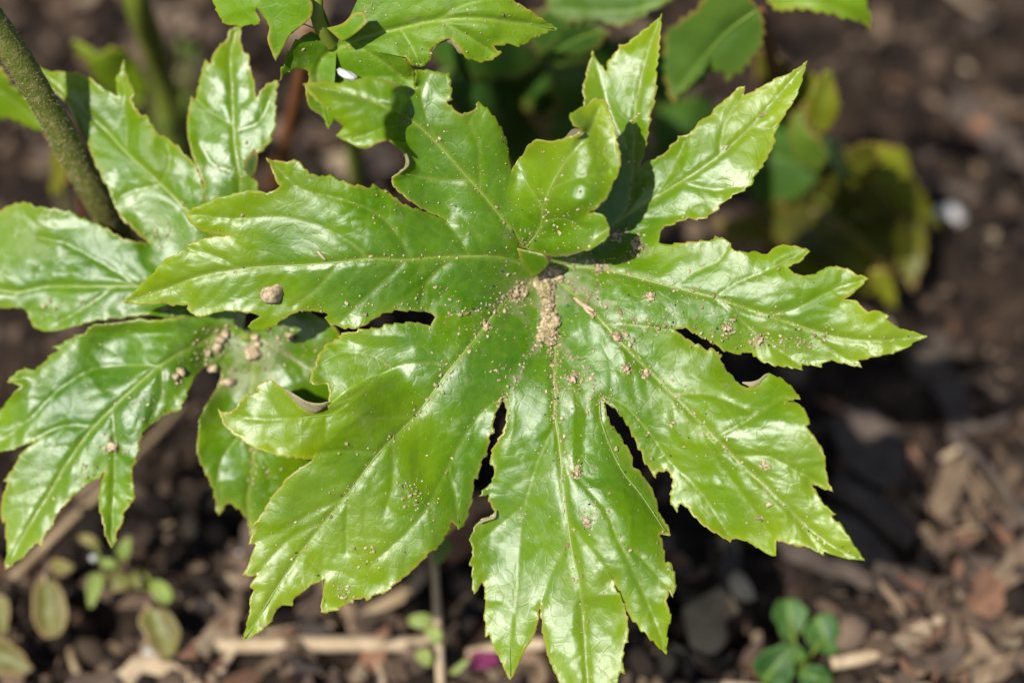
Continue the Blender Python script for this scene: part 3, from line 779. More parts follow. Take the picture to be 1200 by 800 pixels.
run4 = np.concatenate([sin34, Z(500, 400, 640, 225, 665, 250, 695, 290, 715, 330, 740, 380, 760, 425, 780, 455, 795, 470, 805, 450, 830, 452, 845, 460, 852, 490, 845, 530, 847, 560, 870, 593, 880, 563, 900, 575, 930, 610, 970, 645, 1010, 670),
    Z(800, 400, 120, 668, 165, 698, 170, 683, 210, 690, 250, 710, 290, 735, 328, 744, 325, 710, 325, 688, 360, 700, 400, 712, 430, 712, 465, 730, 490, 743, 490, 729, 530, 742, 580, 755, 632, 759,
      610, 725, 585, 690, 565, 655, 545, 630, 517, 606, 532, 598, 510, 580, 485, 555, 470, 530, 448, 494, 490, 512, 523, 521, 505, 480, 495, 420, 490, 385, 470, 350, 450, 320, 428, 295, 442, 286, 435, 260, 420, 230, 400, 215, 362, 205, 410, 202, 390, 170, 360, 140, 330, 122, 300, 112, 285, 122, 265, 145, 240, 158, 212, 154, 190, 140, 175, 120, 155, 105, 145, 85, 130, 60, 137, 50),
    Z(600, 200, 700, 618, 680, 620, 650, 605, 620, 590, 590, 570), sin45])
LA.lobe('leaf_lobe', [(seam34, E_), (run4, F), (seam45[::-1], E_)], 'leaf_green', rootA, 4, tone=tone_from(CA, 130, 480, 0.85, 5), **kw)

run5 = np.concatenate([sin45, Z(600, 200, 600, 548, 640, 570, 680, 590, 720, 615, 750, 632, 800, 635, 835, 632), Z(800, 200, 245, 640, 270, 660, 310, 675, 350, 680, 416, 691, 415, 672, 450, 678, 487, 683, 483, 670, 510, 660, 560, 670, 623, 684, 610, 660, 650, 650, 700, 640, 750, 628, 800, 600, 850, 576,
      830, 568, 790, 555, 750, 545, 708, 517, 717, 505, 690, 490, 660, 485, 645, 492, 620, 470, 603, 450, 562, 448, 600, 420, 625, 395, 650, 375, 610, 360, 570, 340, 520, 330, 490, 340, 450, 360, 400, 360, 365, 335, 410, 315, 442, 279, 420, 268, 380, 260, 340, 257, 310, 272, 290, 290, 250, 278, 230, 283, 190, 278, 168, 265, 166, 247, 140, 235, 112, 224, 105, 240, 80, 242, 40, 245),
    Z(600, 200, 540, 256), sin56])
LA.lobe('leaf_lobe', [(seam45, E_), (run5, F), (seam56[::-1], E_)], 'leaf_green', rootA, 5, tone=tone_from(CA, 130, 480, 0.85, 6), **kw)

run6 = np.concatenate([sin56, Z(600, 0, 518, 800, 530, 788, 560, 780, 610, 760, 660, 762, 700, 740, 730, 710, 750, 690, 790, 670, 832, 642, 838, 626, 850, 600, 870, 580, 890, 540, 917, 489, 910, 478, 930, 430, 960, 380, 985, 340, 1005, 290, 1015, 250, 1027, 211,
      1000, 230, 960, 255, 930, 268, 890, 285, 860, 305, 830, 320, 806, 332, 808, 299, 790, 302, 770, 320, 740, 345, 700, 380, 690, 400, 650, 420, 630, 450, 600, 470, 575, 473, 570, 490, 550, 505, 520, 540, 480, 555, 455, 572), not67])
LA.lobe('leaf_lobe', [(seam56, E_), (run6, F), (seam67[::-1], E_)], 'leaf_green', rootA, 6, tone=tone_from(CA, 120, 400, 0.95, 7), **kw)
run7 = np.concatenate([not67, Z(600, 0, 465, 510, 478, 440, 490, 370, 502, 320, 502, 240, 510, 200, 515, 120, 521, 47, 490, 80, 450, 110, 420, 135, 390, 155, 370, 157, 365, 175, 345, 200, 332, 213, 328, 250, 310, 225, 290, 200, 280, 178, 265, 220, 255, 270, 243, 310, 250, 340, 245, 400, 255, 470)])
in7 = np.concatenate([run7[-1:], Z(600, 0, 270, 600, 240, 720, 160, 850), C_])
LA.lobe('leaf_lobe', [(seam67, E_), (run7, F), (in7, E_)], 'leaf_green', rootA, 7, tone=tone_from(CA, 130, 330, 0.9, 8), **kw)

not89 = Z(300, 0, 888, 590)
seam89 = np.concatenate([C_, Z(300, 0, 960, 890, 915, 850, 880, 760, 868, 680), not89])
run8 = np.concatenate([not89, Z(300, 0, 880, 550, 875, 510, 865, 470, 850, 440, 830, 410, 800, 375, 774, 353, 755, 380, 730, 395, 690, 382, 662, 353, 682, 345, 678, 300, 672, 256, 640, 253, 590, 242, 552, 243, 551, 310, 500, 293, 430, 273, 380, 270, 300, 288, 220, 283, 163, 293, 200, 340, 240, 375, 270, 410, 305, 442, 278, 471, 310, 490, 375, 519, 410, 505, 450, 488, 490, 512, 520, 550, 515, 580, 490, 600, 470, 622, 480, 650, 510, 680, 545, 705, 580, 728),
    Z(300, 200, 655, 170)])
def lift8(x, y):
    k = np.clip((487 - 0.12 * (y - 120) + 16 * noise(y, y * 0, 22, 6) + 5 * noise(y, y * 0, 8, 9) - x) / 24, 0, 1); k = k * k * (3 - 2 * k)
    return 44 * k * np.clip((212 - y) / 40, 0, 1) * np.clip((y - 60) / 60, 0.5, 1)
LA.lobe('leaf_lobe', [(seam89, E_), (run8, F), (seam18[::-1], E_)], 'leaf_green', rootA, 8, tone=tone_from(CA, 150, 420, 0.45, 9), extra=lift8, **kw)
s9a = seam89[:-1]; s9b = seam89[1:]
def lift9(x, y):
    d = segdist(x, y, s9a, s9b, 200.0)
    r = np.clip((d - 4) / 95, 0, 1)
    up = 112 * r * r * (3 - 2 * r)
    lip = 26 * np.exp(-((x - 668)**2 / 45**2 + (y - 292)**2 / 18**2))
    fold = 16 * np.exp(-((y - 147)**2) / 9**2 - ((x - 660)**2) / 30**2)
    return up + lip + fold
run9 = np.concatenate([not89, Z(600, 0, 8, 572, 40, 530, 60, 500, 85, 484, 130, 490, 170, 485, 240, 458, 205, 425, 200, 405, 215, 385, 250, 370, 285, 345, 320, 342, 350, 420, 365, 490, 376, 530, 378, 565, 370, 605, 350, 640, 335, 680, 300, 718, 266, 742, 300, 738, 325, 758, 338, 790, 338, 815, 325, 832, 290, 857, 240, 877, 200, 887, 160, 892, 110, 885, 60, 868, 22, 856)])
in9 = np.concatenate([run9[-1:], Z(300, 0, 915, 850)])
LA.lobe('leaf_lobe', [(seam89[2:], E_), (run9, F), (in9, E_)], 'leaf_green', rootA, 9, tone=tone_from(CA, 60, 260, 0.9, 10), extra=lift9, label='curled lobe rising over the centre of the leaf', **kw)
# dark folded flap below the curled lobe
flapf = RBF([(605, 294, -6), (640, 300, 10), (625, 326, -34), (612, 312, -18), (636, 318, -14)], 0.05)
patch('folded_flap', [(Z(300, 200, 905, 268, 1000, 292, 1018, 318, 1000, 345, 962, 374, 925, 328, 905, 268), F)], lambda x, y, de: flapf(x, y), 'leaf_green', rootA, spacing=3, origin=baseA)
# rolled margins that show the pale underside
def roll(poly, ctrl, parent, origin, mat='underside', spacing=2.5):
    f = RBF(ctrl, 0.05)
    patch('rolled_margin', [(poly, F)], lambda x, y, de: f(x, y) + 1.5 * noise(x, y, 12, 3), mat, parent, spacing=spacing, thick=1.6, origin=origin)
def roll_on(leaf, poly_out, poly_in, lift_out, lift_in, parent, origin):
    """strip between the true edge and the turned-over edge, standing on the leaf's own surface"""
    po = smoothline(poly_out, 4); pi = smoothline(poly_in, 4)
    c = []
    ho = leaf.top(po[:, 0], po[:, 1]); hi = leaf.top(pi[:, 0], pi[:, 1])
    b = leaf.f
    ho = np.where(ho < -1e8, b(po[:, 0], po[:, 1]), ho); hi = np.where(hi < -1e8, b(pi[:, 0], pi[:, 1]), hi)
    c += [(p[0], p[1], h + lift_out) for p, h in zip(po, ho)][::2] + [(p[0], p[1], h + lift_in) for p, h in zip(pi, hi)][::2]
    loop = np.concatenate([poly_out, poly_in[::-1], poly_out[:1]])
    roll(loop, c, parent, origin)
roll_on(LA, Z(200, 400, 395, 165, 420, 197, 450, 228, 485, 247, 512, 244, 543, 222), Z(200, 400, 400, 164, 436, 186, 475, 208, 515, 214, 546, 208), 2, 13, rootA, baseA)
roll_on(LA, Z(300, 0, 448, 484, 490, 513, 518, 548, 514, 582, 490, 602), Z(300, 0, 452, 478, 500, 502, 528, 545, 530, 575, 500, 600), 2, 12, rootA, baseA)
roll_on(LA, Z(800, 400, 207, 145, 240, 158, 265, 147, 285, 124, 300, 112), Z(800, 400, 207, 140, 240, 139, 265, 130, 285, 114, 302, 108), 2, 12, rootA, baseA)
roll_on(LA, Z(300, 0, 1030, 495, 1075, 502, 1110, 485, 1138, 462), Z(300, 0, 1030, 490, 1070, 478, 1100, 448, 1137, 452), 3, 14, rootA, baseA)
roll_on(LA, Z(500, 400, 180, 625, 205, 612, 232, 604, 238, 585), Z(500, 400, 182, 632, 210, 622, 238, 612, 243, 585), 2, 9, rootA, baseA)
pc = P(637, 330, -52)
tube('petiole', curve3([pc, P(650, 360, -140), P(655, 420, -280), baseA - np.array([0, 0, 0.003])], 20), [9, 10, 12, 14], 'green_stalk', rootA, origin=baseA)

# ---- lower leaf at the left ------------------------------------------
CB = (285, 388)
ctrlB = [(285, 388, -108), (200, 430, -80), (110, 500, -84), (40, 600, -90), (5, 665, -92), (10, 446, -104), (132, 640, -72), (-20, 520, -108), (170, 490, -74), (120, 380, -92), (60, 420, -98), (225, 470, -90),
 (160, 335, -90), (90, 335, -96), (20, 340, -110), (-60, 310, -130), (80, 250, -106), (40, 388, -114), (130, 392, -102),
 (215, 245, -86), (150, 180, -94), (100, 130, -106), (45, 80, -122), (150, 100, -100), (200, 170, -92), (130, 235, -106), (165, 275, -104),
 (280, 220, -82), (272, 120, -86), (280, 35, -92), (325, 100, -82), (222, 130, -98), (320, 170, -80), (310, 215, -86),
 (300, 450, -114), (262, 520, -104), (270, 470, -122), (340, 440, -100), (350, 420, -112), (310, 415, -96), (255, 605, -118), (320, 540, -92), (300, 610, -124), (370, 400, -92), (395, 480, -122), (240, 440, -110)]
LB = Leaf(ctrlB, pillow=2.0, pw=7, groove=1.5, wav=6.0, seed=40, nz=3.2)
V(LB, 1, Z(0, 0, 822, 800, 835, 660, 815, 500, 805, 300, 800, 200, 822, 110), 1.9, 0.7)
V(LB, 1, Z(0, 0, 812, 460, 900, 420, 950, 320), 1.1, 0.5)
V(LB, 1, Z(0, 0, 812, 440, 720, 380, 680, 340), 1.0, 0.5)
V(LB, 1, Z(0, 0, 825, 600, 740, 570, 690, 500), 1.0, 0.5)
V(LB, 2, Z(0, 0, 760, 830, 640, 720, 540, 620, 440, 530, 370, 455, 290, 380, 200, 300, 150, 255), 2.0, 0.7)
V(LB, 2, Z(0, 0, 440, 530, 440, 420, 430, 300, 430, 215), 1.1, 0.5)
V(LB, 2, Z(0, 0, 560, 640, 590, 560, 580, 500), 1.0, 0.5)
V(LB, 2, Z(0, 0, 560, 640, 470, 660, 400, 690), 1.0, 0.5)
V(LB, 3, Z(0, 200, 640, 410, 470, 402, 300, 402, 160, 402, 60, 420, -80, 400), 1.7, 0.7)
V(LB, 3, Z(0, 200, 470, 398, 400, 350, 300, 290, 220, 250, 140, 232), 1.5, 0.6)
V(LB, 3, Z(0, 200, 400, 402, 300, 470, 200, 530), 1.0, 0.5)
V(LB, 4, np.concatenate([Z(0, 350, 800, 105, 700, 150, 560, 230, 440, 335, 330, 440, 240, 560, 170, 680), Z(0, 530, 100, 260, 30, 390)]), 2.2, 0.8)
V(LB, 4, Z(0, 350, 560, 232, 430, 232, 310, 250, 200, 320, 100, 420, 10, 490), 1.4, 0.6)
V(LB, 4, Z(0, 350, 330, 440, 220, 440, 120, 485), 1.1, 0.5)
V(LB, 4, Z(0, 350, 390, 385, 400, 500, 395, 620, 390, 720, 388, 830), 1.3, 0.6)
V(LB, 4, Z(0, 350, 560, 240, 560, 330, 520, 430), 1.1, 0.5)
V(LB, 5, Z(0, 350, 870, 90, 880, 250, 860, 420, 880, 560, 860, 700, 868, 800), 1.8, 0.7)
V(LB, 5, Z(0, 350, 880, 500, 930, 580, 940, 650), 1.1, 0.5)
V(LB, 5, Z(0, 350, 872, 120, 1000, 200, 1090, 250), 1.2, 0.5)
V(LB, 5, Z(0, 350, 865, 440, 770, 560, 755, 720), 1.1, 0.5)
LB.prep()
baseB = on_soil(300, 560)
rootB = thing('palmate_leaf', baseB, 'glossy palmate leaf at the left tucked under the large middle leaf', 'leaf', 'palmate leaves of the clump')
dustB = lambda x, y: np.clip(1.1 - np.hypot(x - 300, y - 415) / 120, 0, 1)
kb = dict(dust=dustB, origin=baseB)
CBp = A(*CB)
run1 = Z(0, 0, 895, 540, 880, 600, 890, 645, 905, 700)
b1o = np.concatenate([Z(0, 0, 905, 760, 895, 640, 880, 600, 897, 536, 912, 525, 940, 495, 950, 460, 961, 410, 958, 380, 960, 330, 969, 280, 940, 285, 910, 310, 888, 342, 885, 290, 870, 240, 863, 188, 845, 180, 835, 130, 840, 93, 800, 102, 785, 140, 760, 160, 740, 190, 735, 222, 712, 204, 700, 250, 685, 310, 680, 346, 664, 333, 655, 380, 650, 440, 655, 490, 665, 530, 672, 555, 692, 600, 705, 640, 713, 690)])
b1i = np.concatenate([b1o[-1:], Z(0, 0, 740, 860), CBp]); b1j = np.concatenate([CBp, b1o[:1]])
LB.lobe('leaf_lobe', [(b1j, E_), (b1o, F), (b1i, E_)], 'leaf_green', rootB, 1, tone=tone_from(CB, 120, 400, 0.7, 11), **kb)
b2o = np.concatenate([Z(0, 0, 716, 700, 712, 655, 692, 602, 672, 560, 650, 545, 630, 520, 600, 492, 560, 470, 530, 440, 513, 406, 480, 390, 460, 350, 466, 318, 450, 285, 440, 250, 430, 203, 420, 240, 403, 275, 410, 335, 385, 320, 350, 300, 320, 275, 290, 260, 262, 250, 200, 250, 155, 242, 122, 225, 160, 290, 200, 330, 230, 360, 262, 420, 290, 470, 315, 530, 335, 580, 360, 630, 383, 672, 388, 690, 400, 720, 430, 770), Z(0, 200, 450, 190, 480, 222, 512, 246)])
b2i = np.concatenate([b2o[-1:], Z(0, 200, 560, 330, 640, 400), CBp]); b2j = np.concatenate([CBp, Z(0, 0, 740, 860), b2o[:1]])
LB.lobe('leaf_lobe', [(b2j, E_), (b2o, F), (b2i, E_)], 'leaf_green', rootB, 2, tone=tone_from(CB, 130, 400, 0.55, 12), **kb)
b3o = np.concatenate([Z(0, 200, 512, 250, 450, 241, 410, 225, 370, 200, 330, 180, 290, 165, 250, 145, 210, 134, 160, 128, 113, 122, 100, 111, 50, 115, 0, 140, -60, 190, -130, 270, -200, 360, -120, 420, -50, 465, 0, 478, 50, 476, 90, 485, 100, 510, 115, 540, 150, 556, 190, 556, 240, 546, 300, 530, 340, 521, 400, 515, 520, 500)])
b3i = np.concatenate([b3o[-1:], CBp]); b3j = np.concatenate([CBp, Z(0, 200, 640, 400, 560, 330), b3o[:1]])
LB.lobe('leaf_lobe', [(b3j, E_), (b3o, F), (b3i, E_)], 'leaf_green', rootB, 3, tone=tone_from(CB, 130, 400, 0.5, 13), **kb)
b4o = np.concatenate([Z(0, 350, 640, 60, 540, 74, 480, 70, 440, 78, 390, 85, 330, 90, 306, 98, 303, 114, 260, 130, 230, 145, 183, 170, 200, 180, 160, 210, 130, 240, 100, 245, 80, 240, 22, 286, 72, 302, 40, 335, 10, 375, -40, 430, -80, 490, -60, 525, 0, 530, 40, 525, 80, 510, 117, 493, 70, 540, 50, 580, 12, 632),
    Z(0, 530, 27, 104, 10, 150, 3, 212, 9, 245, 20, 238, 18, 280, 24, 330, 14, 410, 50, 385, 85, 360, 110, 330, 132, 313, 146, 332, 155, 290, 180, 260, 200, 215, 230, 180, 270, 140, 310, 105, 345, 90, 364, 66, 345, 130, 343, 180, 355, 240, 370, 300, 391, 334, 405, 300, 408, 270, 425, 250, 430, 215, 445, 190, 462, 172, 471, 155, 465, 110, 460, 60, 475, 30),
    Z(0, 350, 485, 520, 490, 480, 510, 450, 545, 425, 580, 400, 620, 392, 640, 360, 660, 310, 680, 270, 710, 240, 742, 240)])
b4i = np.concatenate([b4o[-1:], CBp]); b4j = np.concatenate([CBp, b4o[:1]])
liftB4 = lambda x, y: 7.0 * np.clip((390 - y) / 12, 0, 1) * np.clip((300 - x) / 60, 0, 1)
LB.lobe('leaf_lobe', [(b4j, E_), (b4o, F), (b4i, E_)], 'leaf_green', rootB, 4, tone=tone_from(CB, 150, 420, 0.55, 14), extra=liftB4, **kb)
b5o = np.concatenate([Z(0, 350, 744, 242, 765, 265, 755, 300, 735, 340, 715, 370, 700, 400, 690, 430, 688, 470, 683, 520, 695, 570, 713, 607, 735, 650, 745, 690, 756, 757, 780, 722, 800, 711, 830, 730, 855, 762), Z(0, 530, 866, 262, 872, 318, 960, 250, 1000, 150, 1100, 60, 1200, -60, 1220, -180), Z(0, 350, 1220, 280, 1180, 120, 1080, 50, 940, 20)])
b5i = np.concatenate([b5o[-1:], CBp]); b5j = np.concatenate([CBp, b5o[:1]])
LB.lobe('leaf_lobe', [(b5j, E_), (b5o, F), (b5i, E_)], 'leaf_green', rootB, 5, tone=tone_from(CB, 60, 320, 0.55, 15), **kb)
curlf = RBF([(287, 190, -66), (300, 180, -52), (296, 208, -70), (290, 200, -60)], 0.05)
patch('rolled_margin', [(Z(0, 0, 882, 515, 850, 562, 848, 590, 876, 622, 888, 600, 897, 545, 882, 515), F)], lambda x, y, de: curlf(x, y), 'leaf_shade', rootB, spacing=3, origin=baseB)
tube('petiole', curve3([P(288, 392, -108), P(295, 420, -170), P(302, 480, -260), baseB - np.array([0, 0, 0.003])], 16), [8, 9, 11, 12], 'green_stalk', rootB, origin=baseB)

# ---- upper leaf at the top edge --------------------------------------
CC = (395, 52)
ctrlC = [(395, 52, -34), (470, 30, -6), (550, 22, 14), (600, 25, 8), (650, 33, -16), (500, 70, -4), (580, 65, -6), (540, 45, 4), (450, 95, -22), (370, 100, -40), (330, 130, -52), (385, 145, -58),
         (320, 60, 6), (300, 20, 6), (255, 12, -10), (270, 28, -10), (420, 30, -20), (350, 25, -10), (600, -30, 0), (450, -30, 0), (300, -30, 0), (340, 90, -36)]
LC_ = Leaf(ctrlC, pillow=6.0, pw=14, groove=3.5, wav=6.0, seed=70, nz=4.0)
V(LC_, 1, Z(300, 0, 260, 180, 380, 130, 500, 100, 620, 72, 760, 65, 900, 80, 1035, 100), 1.9, 0.7)
V(LC_, 1, Z(300, 0, 620, 72, 720, 20, 850, -10), 1.1, 0.5)
V(LC_, 1, Z(300, 0, 640, 74, 740, 130, 830, 190), 1.1, 0.5)
V(LC_, 1, Z(300, 0, 500, 100, 540, 160, 570, 220), 1.1, 0.5)
V(LC_, 3, Z(300, 0, 300, 140, 150, 80, 100, 110, 70, 190), 1.2, 0.5)
V(LC_, 5, Z(300, 0, 300, 150, 220, 220, 220, 320, 250, 430), 1.3, 0.5)
V(LC_, 2, Z(300, 0, 330, 150, 420, 200, 520, 280), 1.2, 0.5)
LC_.prep()
baseC = on_soil(420, 250)
rootC = thing('palmate_leaf', baseC, 'yellow green leaf with bitten edges at the top of the picture', 'leaf', 'palmate leaves of the clump')
kc = dict(origin=baseC, spacing=2.4, dust=lambda x, y: np.full(len(x), 0.35))
cc = A(*CC)
c1o = Z(300, 0, 520, 200, 545, 228, 580, 230, 605, 210, 610, 175, 640, 147, 672, 136, 690, 150, 712, 175, 716, 192, 730, 205, 785, 216, 835, 201, 852, 184, 828, 160, 870, 155, 920, 161, 960, 140, 1000, 120, 1048, 100, 1000, 70, 950, 35, 905, 8, 850, -40, 700, -110, 500, -120, 380, -60)
LC_.lobe('leaf_lobe', [(np.concatenate([cc, c1o[:1]]), E_), (c1o, F), (np.concatenate([c1o[-1:], cc]), E_)], 'leaf_top', rootC, 1, tone=tone_from(CC, 30, 260, 0.8, 21), **kc)
c2o = Z(300, 0, 520, 200, 548, 236, 552, 270, 545, 330, 470, 360, 380, 330, 280, 330, 200, 330)
LC_.lobe('leaf_lobe', [(np.concatenate([cc, c2o[:1]]), E_), (c2o, F), (np.concatenate([c2o[-1:], cc]), E_)], 'leaf_top', rootC, 2, tone=tone_from(CC, 10, 260, 0.4, 22), extra=lambda x, y: 0 * x - 22 * np.clip((y - 60) / 30, 0, 1), **kc)
c5o = Z(300, 0, 270, 330, 275, 405, 252, 450, 225, 400, 195, 385, 178, 355, 172, 310, 185, 265, 160, 240, 120, 250, 80, 282, 90, 235, 130, 150, 190, 110)
LC_.lobe('leaf_lobe', [(np.concatenate([cc, c5o[:1]]), E_), (c5o, F), (np.concatenate([c5o[-1:], cc]), E_)], 'leaf_top', rootC, 5, tone=tone_from(CC, 10, 260, 0.25, 23), **kc)
c3o = Z(300, 0, 250, 110, 195, 50, 160, 92, 120, 122, 90, 172, 68, 214, 40, 140, 46, 92, 25, 55, -4, 24, 10, 60, 15, 85, -70, 93, -120, 72, -135, 40, -150, 5, -140, -60, 40, -90, 200, -60)
LC_.lobe('leaf_lobe', [(np.concatenate([cc, c3o[:1]]), E_), (c3o, F), (np.concatenate([c3o[-1:], cc]), E_)], 'leaf_top', rootC, 3, tone=tone_from(CC, 10, 260, 0.3, 24), **kc)
hookf = RBF([(330, 5, 34), (315, 40, 22), (323, 70, 14), (300, 10, 20), (355, 20, 26), (345, 5, 36)], 0.05)
patch('leaf_lobe', [(Z(300, 0, 0, 22, 22, 52, 46, 92, 40, 140, 68, 214, 92, 172, 120, 120, 160, 90, 194, 55, 190, 0, 120, -40, 40, -20, 0, 22), F)], lambda x, y, de: hookf(x, y) + 3 * noise(x, y, 25, 9), 'leaf_top', rootC, spacing=2.4, origin=baseC)
smallf = RBF([(395, 35, 10), (425, 20, 22), (400, 48, 4), (385, 32, 2), (415, 40, 16)], 0.05)
patch('leaf_lobe', [(Z(300, 0, 245, 98, 300, 147, 345, 118, 392, 76, 372, 42, 340, 46, 300, 82, 245, 98), F)], lambda x, y, de: smallf(x, y) + 2 * noise(x, y, 20, 4), 'leaf_top', rootC, spacing=2.4, origin=baseC)
roll_on(LC_, Z(300, 0, 606, 185, 640, 146, 672, 133, 692, 150, 714, 176), Z(300, 0, 625, 158, 650, 150, 680, 155, 704, 186, 718, 192), 2, -10, rootC, baseC)
tube('petiole', curve3([P(371, -60, 30), P(371, -10, 14), P(373, 25, -2), P(390, 55, -40)], 14), [8, 8, 8, 9], 'green_stalk', rootC, origin=baseC)
tube('stalk', curve3([P(395, 55, -44), P(400, 90, -130), P(412, 150, -400), baseC - np.array([0, 0, 0.003])], 14), [9, 10, 11, 12], 'green_stalk', rootC, origin=baseC)

# ------------------------------------------------------------------ soil lying on the leaves
def leaf_clod(leaf, x, y, r, seed, label, group=None, cat='soil crumb', name='soil_clod', sq=(1, 1, 0.75), mat='clod', rough=0.4, h=None):
    hh = float(leaf.top(np.array([x]), np.array([y]))[0]) if h is None else h
    if hh < -1e8: hh = float(leaf.f([x], [y])[0])
    o = link(name, lump_mesh(name, seed, 3, rough, sq), mat)
    o.location = P(x, y, hh + r * 0.42)
    o.scale = (r * S,) * 3
    o.rotation_euler = (math.radians(35) + random.uniform(-.3, .3), random.uniform(-.3, .3), random.uniform(0, 6))
    return tag(o, label, cat, group)
leaf_clod(LA, 318, 344, 12.5, 1, 'single pale brown soil lump on the left lobe of the large leaf', sq=(1, .85, .8))
leaf_clod(LB, 297, 413, 11, 2, 'round brown soil lump on the lower left leaf just below the large leaf edge')
leaf_clod(LB, 268, 448, 8, 3, 'small tan soil lump by the gap in the lower left leaf', sq=(1.2, .7, .7))
gC = 'soil lumps in the leaf centre'
lC = 'tan soil crumb in the line of soil heaped down the centre of the large leaf'
heap = [(653, 318, 8), (644, 322, 9), (638, 331, 10), (634, 339, 8), (646, 333, 7), (641, 346, 8), (643, 356, 8), (640, 366, 7), (638, 376, 9), (646, 374, 11), (651, 379, 9), (640, 386, 8), (648, 391, 8), (645, 400, 6), (633, 394, 6), (660, 326, 6), (627, 332, 6)]
heap = [(643 + (x - 643) * 0.72, y, r) for x, y, r in heap]
for i, (x, y, r) in enumerate(heap):
    leaf_clod(LA, x, y, r * 0.74, 10 + i, lC, gC, sq=(1, random.uniform(.75, 1), random.uniform(.7, .9)), rough=0.9)
single = [(747, 289, 8.5, 'dark soil lump in the shaded base of the upper right lobe'), (723, 275, 7, 'crumbly soil lump in shade right of the curled lobe'),
 (702, 314, 7, 'soil crumb on the midrib just right of the leaf centre'), (672, 443, 8.5, 'larger soil lump at the top of the bottom lobe'),
 (725, 394, 8, 'flat tan soil crumb beside the lower right lobe midrib'), (762, 347, 6, 'soil crumb with a dark hole on the right lobe'),
 (735, 431, 5.5, 'small dark speckled crumb on the lower right lobe'), (757, 438, 4.8, 'tiny pale crumb beside the lower right lobe gap'),
 (850, 385, 6.5, 'dark topped crumb above the gap between the two right lobes'), (890, 399, 6.5, 'grey brown crumb on the lower half of the right lobe'),
 (677, 553, 5, 'soil crumb on the bottom lobe midrib halfway down'), (688, 611, 5.5, 'dark brown crumb right of the bottom lobe midrib'), (604, 345, 7, 'soil crumb left of the leaf centre in the fold'),
 (612, 340, 5, 'smaller crumb left of the leaf centre in the fold'), (570, 381, 4.5, 'pale crumb on the upper edge of the lower left lobe'), (896, 545, 4, 'tan crumb low on the lower right lobe')]
for i, (x, y, r, l) in enumerate(single): leaf_clod(LA, x, y, r * 0.72, 60 + i, l, rough=0.85, sq=(1, .75, .6))
for i, (x, y, r) in enumerate([(258, 398, 7), (254, 408, 6), (264, 390, 6), (250, 432, 7), (300, 395, 6), (212, 435, 6), (206, 441, 4.5), (244, 414, 5), (303, 402, 5), (132, 524, 7), (340, 395, 6), (310, 382, 7)]):
    leaf_clod(LB, x, y, r, 90 + i, 'small tan soil crumb among the dirt near the base of the lower left leaf' if x > 140 else 'tan soil crumb low on the lower left lobe near its side lobe', 'soil crumbs on the lower left leaf' if x > 140 else None, rough=0.5, sq=(1, .8, .6))

# bits of straw on the leaf
for i, (pts, r, lab) in enumerate([(A(673, 349, 683, 357, 696, 364), 3.2, 'fibrous pale straw scrap on the leaf right of the soil line'), (A(679, 352, 690, 366, 699, 370), 2.2, 'thin grey straw fibre beside the fibrous scrap on the leaf'), (A(372, 294, 377, 300, 382, 305), 1.8, 'tiny pale straw scrap on the left lobe midrib')]):
    q = smoothline(pts, 3); h = LA.top(q[:, 0], q[:, 1])
    w = P(q[:, 0], q[:, 1], h + r * 0.8)
    tag(tube('straw_scrap', w - w[0], [r * .6, r, r * .5], 'straw', sides=7, wob=0.25), lab, 'straw').location = w[0]

# grains of sand and dust over the leaves, past counting
gp = []
def grains(leaf, x, y, r, thr=-2.0):
    t = leaf.top(x, y); k = (t > -1e8) & ((noise(x, y, 34, 15) + 0.6 * noise(x, y, 14, 16) > thr) | (rng.random(len(x)) < 0.25))
    gp.append((P(x[k], y[k], t[k] + r[k] * 0.4), r[k]))
def rsize(n, m=1.0): return np.clip(rng.lognormal(-0.1, 0.5, n) * 0.78 * m, 0.35, 3.4)
n = 1300; rr = 22 + np.abs(rng.normal(0, 135, n)); th = rng.uniform(0, 6.283, n)
grains(LA, 640 + rr * np.cos(th) * 1.15, 335 + rr * np.sin(th), rsize(n, 0.85), 0.05)
n = 220; grains(LA, rng.uniform(200, 1050, n), rng.uniform(100, 760, n), rsize(n, 0.85))
n = 450; grains(LA, rng.normal(560, 75, n), rng.normal(225, 60, n), rsize(n, 0.8), 0.1)
for q, w0, w1, lk in LA.veins:
    L = np.linalg.norm(np.diff(q, axis=0), axis=1).sum()
    d0 = np.hypot(q[0, 0] - 640, q[0, 1] - 330)
    m = int(L * (0.22 if w0 > 1.6 else 0.10) * (2.3 if lk in (2, 3, 4, 5) else 0.8) * max(0.35, 1.2 - d0 / 260))
    u = rng.beta(0.9, 1.6, m) * (len(q) - 1); i = u.astype(int).clip(0, len(q) - 2); f = (u - i)[:, None]
    p = q[i] * (1 - f) + q[i + 1] * f + rng.normal(0, 3.0, (m, 2)) * rng.choice([1, 1, 2.6], (m, 1))
    grains(LA, p[:, 0], p[:, 1], rsize(m, 0.95))
for sl, m in ((seam23, 150), (seam34, 150), (seam45, 130), (seam12, 90), (seam56, 60)):
    q = smoothline(sl, 4); i = rng.integers(0, len(q), m); p = q[i] + rng.normal(0, 3.2, (m, 2)); grains(LA, p[:, 0], p[:, 1], rsize(m, 1.25))
q = smoothline(A(637, 318, 640, 345, 644, 372, 646, 398, 650, 425, 652, 470, 655, 520), 3)
m = 420; u = rng.beta(0.8, 2.0, m) * (len(q) - 1); p = q[u.astype(int)] + rng.normal(0, 4.6, (m, 2)); grains(LA, p[:, 0], p[:, 1], rsize(m, 1.6))
